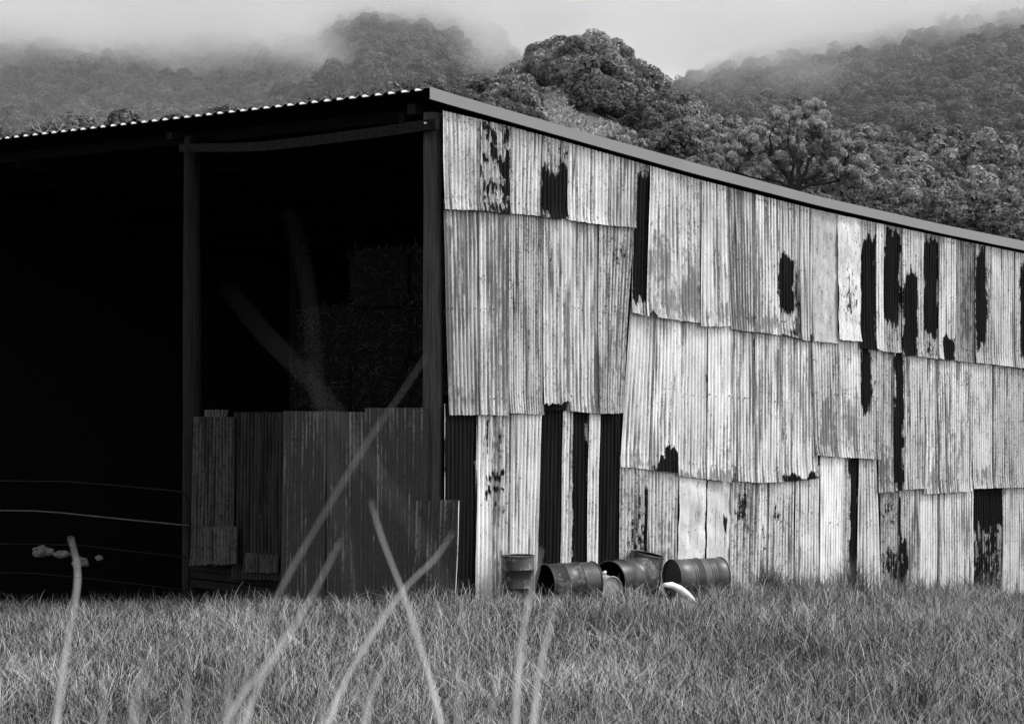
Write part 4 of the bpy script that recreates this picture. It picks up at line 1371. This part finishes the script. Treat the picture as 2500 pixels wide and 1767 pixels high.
# ------------------------------------------------------------------ pale sacks behind the gate
def crumple(name, x, y, w, hh, off, label, seed, flat=0.5):
    bm = bmesh.new()
    bmesh.ops.create_icosphere(bm, subdivisions=4, radius=1.0)
    t_, z_ = front_tz(x, y, off)
    c = P(-off, t_, z_)
    k = c.y / F
    for v in bm.verts:
        p = v.co * 1.6 + Vector((seed, 0, 0))
        nz = mnoise.noise(p) * 0.45 + abs(mnoise.noise(p * 2.7)) * 0.35 - abs(mnoise.noise(p * 6)) * 0.12
        v.co *= 1 + nz
        v.co = Vector((v.co.x * w / 2 * k, v.co.y * w / 2 * k * flat, v.co.z * hh / 2 * k))
    me = bm_mesh(name, bm)
    o = link(name, me, M_SACK, None)
    o.location = c
    tag(o, label, 'sack', 'pale sacks lying behind the gate')
    return o


crumple('feed_sack', 104, 1346, 50, 24, -0.5, 'largest crumpled pale sack lying at the far left behind the gate', 1.0)
crumple('feed_sack', 152, 1352, 34, 16, -0.5, 'thin folded pale sack second from the left behind the gate', 5.0)
crumple('feed_sack', 196, 1372, 36, 26, -0.4, 'rounded pale sack low behind the gate rails', 9.0)
crumple('feed_sack', 242, 1361, 16, 12, -0.5, 'smallest torn scrap of pale sack right of the others behind the gate', 13.0)
for x in (84, 129):
    t_, z_ = front_tz(x + 20, 1300, -0.3)


# ------------------------------------------------------------------ drums
def drum(label, Rr, L, open_top, mat, rings=(0.33, 0.67), bung=False, lidded=True, extra=()):
    e = empty('steel_drum')
    tag(e, label, 'drum')
    bm = bmesh.new()
    prof = [(Rr * 0.985, 0.012), (Rr, 0.02)]
    hoops = sorted(list(rings) + list(extra))
    zs = [0.03]
    for hz in hoops:
        big = hz in rings
        w = 0.016 if big else 0.009; hgt = 0.012 if big else -0.006
        for k, (dz, dr) in enumerate(((-w, 0), (-w * 0.5, hgt * 0.7), (0, hgt), (w * 0.5, hgt * 0.7), (w, 0))):
            prof.append((Rr + dr, hz * L + dz))
    prof += [(Rr, L - 0.02), (Rr * 0.985, L - 0.012)]
    prof = [prof[0]] + sorted(prof[1:-1], key=lambda p: p[1]) + [prof[-1]]
    lathe(bm, prof, 56)
    for v in bm.verts:      # dents
        nz = mnoise.noise(v.co * 3.5 + Vector((Rr * 50, L * 30, 0)))
        f = 1 - 0.035 * max(0, nz)
        v.co.x *= f; v.co.y *= f
    b = link('body', bm_mesh('body', bm), mat, e, True); b['seed'] = random.uniform(0, 20)
    for z in (0.006, L - 0.006):
        bm = bmesh.new()
        pr = [(Rr - 0.008, z - 0.008), (Rr + 0.006, z - 0.008), (Rr + 0.010, z), (Rr + 0.006, z + 0.008), (Rr - 0.008, z + 0.008), (Rr - 0.008, z - 0.008)]
        lathe(bm, pr, 56)
        b = link('rim', bm_mesh('rim', bm), mat, e, True); b['seed'] = random.uniform(0, 20)
    # ends: recessed discs, one left off when open
    for top_, z in ((False, 0.02), (True, L - 0.02)):
        if top_ and open_top:
            bm = bmesh.new()
            lathe(bm, [(Rr - 0.012, L - 0.005), (Rr - 0.012, 0.025)], 40)
            link('lining', bm_mesh('lining', bm), M_DRUM_IN, e, True)
            continue
        bm = bmesh.new()
        sg = 1 if top_ else -1
        pr = [(0.001, z - sg * 0.0), (Rr * 0.5, z), (Rr * 0.9, z - sg * 0.004), (Rr - 0.007, z - sg * 0.004)]
        lathe(bm, pr, 40)
        b = link('lid' if top_ else 'base', bm_mesh('lid', bm), mat if top_ else M_DRUM_IN, e, True); b['seed'] = random.uniform(0, 20)
        if top_ and bung:
            bm = bmesh.new(); tube(bm, [(0.0, Rr * 0.68, z), (0.0, Rr * 0.68, z + 0.014)], 0.03, 16)
            link('bung', bm_mesh('bung', bm), mat, b)
    return e


def lay(e, x, y, off, az_deg, Rr, sink=0.03, tilt=0.0, byy=False):
    """place the TOP end (open end) of the drum at photo x facing us; axis runs away at plan angle az (deg right of view)."""
    s, _ = side_st(x, y, off)
    q = P(s, -off, 0)
    gz = float(ground(q.x, q.y))
    q.z = CAMZ + (HOR - y) / F * q.y if byy else gz + Rr - sink
    a = math.radians(az_deg)
    ax = Vector((math.sin(a), math.cos(a), tilt)).normalized()       # from the near end to the far end
    zax = -ax                                                        # drum local +Z points at us
    rot = zax.to_track_quat('Z', 'Y')
    L = e['L']
    e.rotation_euler = rot.to_euler()
    e.location = q + ax * L
    return e


def mk(label, Rr, L, *a, **k):
    e = drum(label, Rr, L, *a, **k); e['L'] = L
    return e


# upright drum
e = mk('small dark drum standing upright, leftmost of the drums by the wall', 0.218, 0.60, False, M_DRUM, rings=(0.30, 0.70))
s, _ = side_st(1264, 1400, 0.42)
q = P(s, -0.42, 0); gz = float(ground(q.x, q.y))
_, ztop = 0, CAMZ + (HOR - 1355) / F * q.y
q.z = ztop - 0.60
e.location = q
# worn two-letter mark on its side
fc_ = bpy.data.curves.new('lettering', 'FONT'); fc_.body = 'BP'; fc_.size = 0.10; fc_.extrude = 0.001
fc_.align_x = 'CENTER'; fc_.align_y = 'CENTER'
lo = bpy.data.objects.new('lettering', fc_); COL.objects.link(lo); lo.parent = e
aa = math.radians(30)
dirv = Vector((math.sin(aa), -math.cos(aa), 0))
lo.location = dirv * 0.2215 + Vector((0, 0, 0.25))
lo.rotation_euler = (math.radians(90), 0, aa)
lo.scale = (0.75, 1, 1)
lo.scale = (1, 1, 1)
me_ = bpy.data.meshes.new_from_object(lo)
me_.transform(Matrix.Diagonal((0.75, 1, 1, 1)))
me_.materials.clear(); me_.materials.append(mat_simple('worn grey lettering', 0.16, 0.8, 0.2, 0.8, 25))
l2 = bpy.data.objects.new('lettering', me_); COL.objects.link(l2); l2.parent = e
l2.location = lo.location; l2.rotation_euler = lo.rotation_euler
bpy.data.objects.remove(lo)

e = mk('rust-flaked black drum lying on its side, second from the left', 0.275, 0.74, True, M_DRUM, rings=(0.34, 0.68))
lay(e, 1330, 1415, 0.60, 62, 0.275, 0.03)
e = mk('black drum lying with its open end facing out, middle of the row', 0.275, 0.80, True, M_DRUM, rings=(0.34, 0.68))
lay(e, 1488, 1410, 0.56, 41, 0.275, 0.0)
e = mk('dull grey ribbed drum lying closed, rightmost of the row', 0.265, 0.82, False, M_DRUM_GREY, rings=(0.5,), bung=True, extra=(0.24, 0.28, 0.32, 0.36, 0.62, 0.66, 0.70))
lay(e, 1640, 1402, 0.55, 63, 0.265, 0.0)
# leaning drum behind
e = mk('black drum tipped upright behind the others with a dished open top', 0.235, 0.55, True, M_DRUM, rings=(0.35, 0.7))
s, _ = side_st(1582, 1352, 0.28)
q = P(s, -0.28, 0); q.z = CAMZ + (HOR - 1351) / F * q.y
ax = Vector((0.22, -0.03, 1)).normalized()
e.rotation_euler = ax.to_track_quat('Z', 'Y').to_euler(); e.location = q - ax * 0.55
# small can
e = mk('small pale rusty can wedged between two lying drums', 0.165, 0.36, False, M_CAN, rings=(0.5,))
lay(e, 1494, 1437, 0.90, -32, 0.165, 0.0, 0.0, True)
e2 = e
bm = bmesh.new()
bmesh.ops.create_icosphere(bm, subdivisions=2, radius=0.03)
for v in bm.verts: v.co *= 1 + 0.5 * mnoise.noise(v.co * 60)
o = link('paper_scrap', bm_mesh('paper_scrap', bm), M_WHITE)
s, _ = side_st(1476, 1396, 0.85); q = P(s, -0.85, 0); q.z = CAMZ + (HOR - 1398) / F * q.y; o.location = q
tag(o, 'tiny white scrap caught on the small can between the drums', 'scrap')
# white curved offcut in the grass
bm = bmesh.new()
pp = []
for x, y in ((1622, 1440), (1640, 1441), (1658, 1450), (1676, 1464), (1692, 1482), (1702, 1500)):
    s, _ = side_st(x, y, 1.25); q = P(s, -1.25, 0); q.z = CAMZ + (HOR - (y - 13)) / F * q.y; pp.append(q)
tube(bm, pp, [0.028, 0.045, 0.055, 0.055, 0.05, 0.04], 12)
o = link('plastic_pipe', bm_mesh('plastic_pipe', bm), M_WHITE, None, True)
tag(o, 'curved white plastic offcut half sunk in the grass below the grey drum', 'pipe')

# ------------------------------------------------------------------ grass
def blades(name, X, Y, H, Wd, lean, tone, mat, seed, bow=0.5, label=None, group=None):
    rg = np.random.default_rng(seed)
    n = len(X)
    Z = ground(X, Y)
    th = rg.uniform(0, 2 * np.pi, n)
    ld = rg.uniform(0, 2 * np.pi, n)
    dirx, diry = np.cos(ld), np.sin(ld)
    wx, wy = np.cos(th), np.sin(th)
    levels = 4
    pts = []
    for k in range(levels + 1):
        f = k / levels
        out = lean * H * (f ** 2)
        up = H * (f - bow * lean * f ** 3 * 0.6)
        w = Wd * (1 - f) ** 0.6 * 0.5 if k < levels else Wd * 0.03
        cxx = X + dirx * out; cyy = Y + diry * out; czz = Z - 0.02 + up
        pts.append(np.stack([cxx - wx * w, cyy - wy * w, czz], -1))
        pts.append(np.stack([cxx + wx * w, cyy + wy * w, czz], -1))
    co = np.stack(pts, 1)                         # n, 2(levels+1), 3
    m = 2 * (levels + 1)
    base = (np.arange(n) * m)[:, None]
    quads = []
    for k in range(levels):
        quads.append(base + np.array([[2 * k, 2 * k + 1, 2 * k + 3, 2 * k + 2]]))
    f = np.stack(quads, 1).reshape(-1, 4)
    me = np_mesh(name, co.reshape(-1, 3), f)
    a = me.attributes.new('tone', 'FLOAT', 'POINT'); a.data.foreach_set('value', np.repeat(tone, m).astype(np.float32))
    o = link(name, me, mat)
    return o


def not_in_shed(X, Y):
    dx = X - C0.x; dy = Y - C0.y
    s = dx * DS.x + dy * DS.y; t = dx * DT.x + dy * DT.y
    return ~((s > -0.28) & (t > -0.10))


N = 270000
Y = rng.uniform(15.0, 46.0, N * 2)
X = rng.uniform(-0.27, 0.27, N * 2) * Y
ntuft = 9000
TY_ = rng.uniform(15.0, 46.0, ntuft); TX_ = rng.uniform(-0.27, 0.27, ntuft) * TY_
which = rng.integers(0, ntuft, N * 2)
intuft = rng.random(N * 2) < 0.55
ox = rng.normal(0, 0.06, N * 2); oy = rng.normal(0, 0.06, N * 2)
X = np.where(intuft, TX_[which] + ox, X); Y = np.where(intuft, TY_[which] + oy, Y)
tuft_h = rng.gamma(5, 0.2, ntuft)[which] * intuft + (~intuft) * 0.85
keep = not_in_shed(X, Y)
dx = X - C0.x; dy = Y - C0.y
s_g = dx * DS.x + dy * DS.y; t_g = dx * DT.x + dy * DT.y
keep &= rng.random(len(X)) < np.clip(1.25 - (Y - 15) / 45, 0.35, 1)
tuft_h = tuft_h[keep][:N]
X, Y = X[keep][:N], Y[keep][:N]
dx = X - C0.x; dy = Y - C0.y
s_g = dx * DS.x + dy * DS.y; t_g = dx * DT.x + dy * DT.y
patch = np.array([mnoise.noise(Vector((x * 0.5, y * 0.5, 3.0))) for x, y in zip(X[::1], Y[::1])])
H = rng.gamma(6, 0.035, len(X)) * (1 + 0.5 * patch) + 0.05
H = np.clip(H * (0.35 + 0.65 * tuft_h), 0.05, 0.46)
H *= np.where((np.abs(X - 2.16 * Y / 29.5) < 0.45) & (Y > 28.2) & (Y < 31.5), 0.45, 1.0)
dwall = np.where(s_g > 0, -t_g, np.where(t_g > 0, -s_g, 9.0))
H *= 0.55 + 0.45 * sst(0.2, 2.2, dwall)
tone = np.where(rng.random(len(X)) < 0.38, rng.uniform(0.5, 1.1, len(X)), rng.uniform(0.02, 0.12, len(X)))
tone *= np.where(tone > 0.3, 1.15, 0.7) * (1 - 0.25 * sst(0, 3, X)) * 0.64 * np.clip(1 + 0.7 * patch, 0.5, 1.5)
Wd = rng.uniform(0.0048, 0.0105, len(X))
lean = rng.uniform(0.1, 1.25, len(X))
o = blades('grass', X, Y, H, Wd, lean, tone, M_GRASS, 5)
tag(o, 'rough knee-high pasture grass, pale blades over dark, in front of the shed', kind='stuff')

# scattered taller seeding stems
n = 5000
Ys = rng.uniform(15.5, 40, n); Xs = rng.uniform(-0.27, 0.27, n) * Ys
k_ = not_in_shed(Xs, Ys); Xs, Ys = Xs[k_], Ys[k_]; n = len(Xs)
o = blades('grass', Xs, Ys, rng.uniform(0.22, 0.48, n), rng.uniform(0.005, 0.009, n), rng.uniform(0.1, 1.3, n), rng.uniform(0.5, 1.0, n), M_GRASS, 77)
tag(o, 'scattered pale bent grass stems standing above the pasture', kind='stuff')

# taller dark weeds along the foot of the side wall
def clump(name, cx, off, n, hh, spread, label, seed, tn=(0.04, 0.12)):
    rg = np.random.default_rng(seed)
    s, _ = side_st(cx, 1400, off)
    q = P(s, -off, 0)
    X = q.x + rg.normal(0, spread, n); Y = q.y + rg.normal(0, spread, n)
    o = blades(name, X, Y, rg.uniform(0.4, 1, n) * hh, rg.uniform(0.006, 0.014, n), rg.uniform(0.05, 0.8, n), rg.uniform(*tn, n), M_GRASS, seed)
    # stand the object at its own foot
    base = Vector((q.x, q.y, float(ground(q.x, q.y))))
    o.data.transform(Matrix.Translation(-base)); o.location = base
    tag(o, label, 'weed')


clump('weed_clump', 1800, 0.4, 160, 0.40, 0.2, 'low weeds at the wall foot just past the grey drum', 41)
clump('weed_clump', 2010, 0.3, 200, 0.55, 0.2, 'weeds at the foot of the cleanest pale sheet', 42)
clump('weed_clump', 2240, 0.4, 160, 0.5, 0.2, 'weeds under the narrow sheet with a dark lower half', 43)
clump('weed_clump', 2310, 0.5, 160, 0.45, 0.2, 'weeds in front of the wide pale sheet at the right', 44, (0.08, 0.25))
clump('weed_clump', 1885, 0.3, 260, 0.75, 0.13, 'dark weeds against the wall right of the drums', 21)
clump('weed_clump', 1945, 0.45, 300, 0.60, 0.25, 'broad dark weed patch at the foot of the corrugated wall', 22)
clump('weed_clump', 2085, 0.35, 200, 0.95, 0.12, 'tall thin dark weeds rising by the black-striped bottom sheet', 23)
clump('weed_clump', 2150, 0.6, 220, 0.6, 0.3, 'fine wispy weeds in front of the mottled sheet', 24, (0.06, 0.2))
clump('weed_clump', 2380, 0.5, 260, 0.6, 0.22, 'dark weeds by the last black sheet at the wall foot', 25)
# sparse grass inside the shade of the open front
n = 1500
tt_ = rng.uniform(3.5, 14, n); ss_ = rng.uniform(-0.3, 0.5, n)
X = C0.x + DS.x * ss_ + DT.x * tt_; Y = C0.y + DS.y * ss_ + DT.y * tt_
o = blades('grass', X, Y, rng.uniform(0.08, 0.35, n), rng.uniform(0.005, 0.01, n), rng.uniform(0.1, 0.9, n), rng.uniform(0.06, 0.25, n), M_GRASS, 31)
tag(o, 'thin straggling grass in the shade along the open front', kind='stuff')

# ------------------------------------------------------------------ tall stalks close to the camera (out of focus)
def stalk(pts, Y, r, label, tone=1.0):
    Y *= 0.86
    P3 = [at(x, y, Y + dy) for (x, y, dy) in pts]
    # run the stalk down to the bank it grows from
    last = P3[-1]; d = (P3[-1] - P3[-2]).normalized()
    if d.z > -0.3: d = Vector((d.x * 0.5, d.y, -0.8)).normalized()
    k = 0
    while last.z > float(ground(last.x, last.y)) - 0.02 and k < 60:
        last = last + d * 0.06; k += 1
        d = (d + Vector((0, 0, -0.08))).normalized()
        if k % 3 == 0: P3.append(last)
    P3.append(last)
    P3 = P3[::-1]
    base = P3[0].copy()
    n = len(P3)
    bm = bmesh.new()
    # smooth
    fine = []
    for i in range(n - 1):
        for j in range(4):
            f = j / 4
            p0, p1, p2, p3 = P3[max(i - 1, 0)], P3[i], P3[i + 1], P3[min(i + 2, n - 1)]
            fine.append(0.5 * ((2 * p1) + (p2 - p0) * f + (2 * p0 - 5 * p1 + 4 * p2 - p3) * f * f + (3 * p1 - p0 - 3 * p2 + p3) * f ** 3))
    fine.append(P3[-1])
    m = len(fine)
    tube(bm, [p - base for p in fine], [0.84 * r * (1 - 0.95 * (i / (m - 1)) ** 1.7) * (1 + 0.16 * math.sin(i * 0.9 + r * 9e3)) for i in range(m)], 6)
    me = bm_mesh('grass_stalk', bm)
    a = me.attributes.new('tone', 'FLOAT', 'POINT'); a.data.foreach_set('value', np.full(len(me.vertices), tone, np.float32))
    o = link('grass_stalk', me, M_STALK, None, True)
    o.location = base
    tag(o, label, 'grass stalk', 'blurred grass stalks close to the camera')


stalk([(905, 1222, 0), (935, 1320, 0), (985, 1450, 0), (1020, 1560, 0), (1058, 1690, 0), (1080, 1790, 0)], 3.6, 0.0058, 'brightest blurred stalk leaning left, crossing another low over the front wall')
stalk([(1105, 1300, 0), (1060, 1365, 0), (985, 1440, 0), (890, 1580, 0), (830, 1690, 0), (790, 1800, 0)], 3.5, 0.0052, 'blurred stalk leaning right that crosses the brightest one')
stalk([(1040, 870, 0), (980, 960, 0), (890, 1090, 0), (770, 1290, 0), (690, 1430, 0), (620, 1590, 0), (570, 1790, 0)], 3.2, 0.0025, 'longest blurred stalk sloping up right to the corner post', 0.5)
stalk([(700, 510, 0), (735, 620, 0), (760, 780, 0), (775, 960, 0), (840, 1300, 0), (900, 1800, 0)], 1.5, 0.0005, 'faint upright blurred stalk over the dark hay bay', 0.25)
stalk([(555, 700, 0), (650, 820, 0), (760, 930, 0), (870, 1080, 0), (1040, 1340, 0), (1150, 1600, 0), (1200, 1800, 0)], 1.3, 0.0007, 'broad faint blurred stalk sloping up left across the hay bay', 0.3)
stalk([(832, 1318, 0), (780, 1420, 0), (735, 1500, 0), (650, 1620, 0), (590, 1700, 0), (540, 1790, 0)], 3.2, 0.0046, 'shorter blurred stalk left of the crossing pair')
stalk([(748, 1478, 0), (700, 1560, 0), (655, 1630, 0), (620, 1700, 0), (590, 1790, 0)], 3.2, 0.0046, 'short blurred stalk low in the grass beside the longest one')
stalk([(172, 1312, 0), (188, 1380, 0), (186, 1450, 0), (165, 1570, 0), (145, 1690, 0), (135, 1800, 0)], 3.4, 0.0055, 'blurred upright stalk in front of the farm gate')
stalk([(1322, 1340, 0), (1300, 1430, 0), (1288, 1480, 0), (1272, 1580, 0), (1262, 1690, 0), (1258, 1800, 0)], 3.3, 0.0056, 'blurred stalk in front of the upright drum')
stalk([(1352, 1462, 0), (1345, 1520, 0), (1325, 1600, 0), (1310, 1690, 0), (1300, 1800, 0)], 3.3, 0.0060, 'blurred stalk in front of the first lying drum')
stalk([(958, 1590, 0), (930, 1640, 0), (905, 1700, 0), (885, 1800, 0)], 3.0, 0.0050, 'stubby blurred stalk at the bottom between the crossing pair')
stalk([(795, 1615, 0), (790, 1700, 0), (780, 1800, 0)], 2.6, 0.0030, 'short upright blurred stalk at the bottom left of the crossing pair')
stalk([(400, 1560, 0), (380, 1640, 0), (350, 1740, 0), (330, 1800, 0)], 2.4, 0.0022, 'faint short blurred stalk low in the left grass', 0.6)
stalk([(1755, 1640, 0), (1735, 1720, 0), (1720, 1800, 0)], 2.2, 0.0026, 'faint short blurred stalk low right of centre', 0.5)

for k in range(7):
    x0 = (250, 330, 455, 560, 1120, 1190, 1480)[k]; y0 = (1610, 1560, 1590, 1540, 1600, 1640, 1650)[k]
    lean_ = random.uniform(-60, 60)
    stalk([(x0 + lean_, y0, 0), (x0 + lean_ * .5, y0 + 70, 0), (x0, y0 + 150, 0), (x0 - lean_ * .2, y0 + 240, 0)], random.uniform(2.2, 3.0), 0.0042,
          'faint short blurred grass blade low in the near foreground', 0.7)

for o in scene.objects:
    if 'L' in o.keys() and o.name.startswith('steel_drum'):
        del o['L']
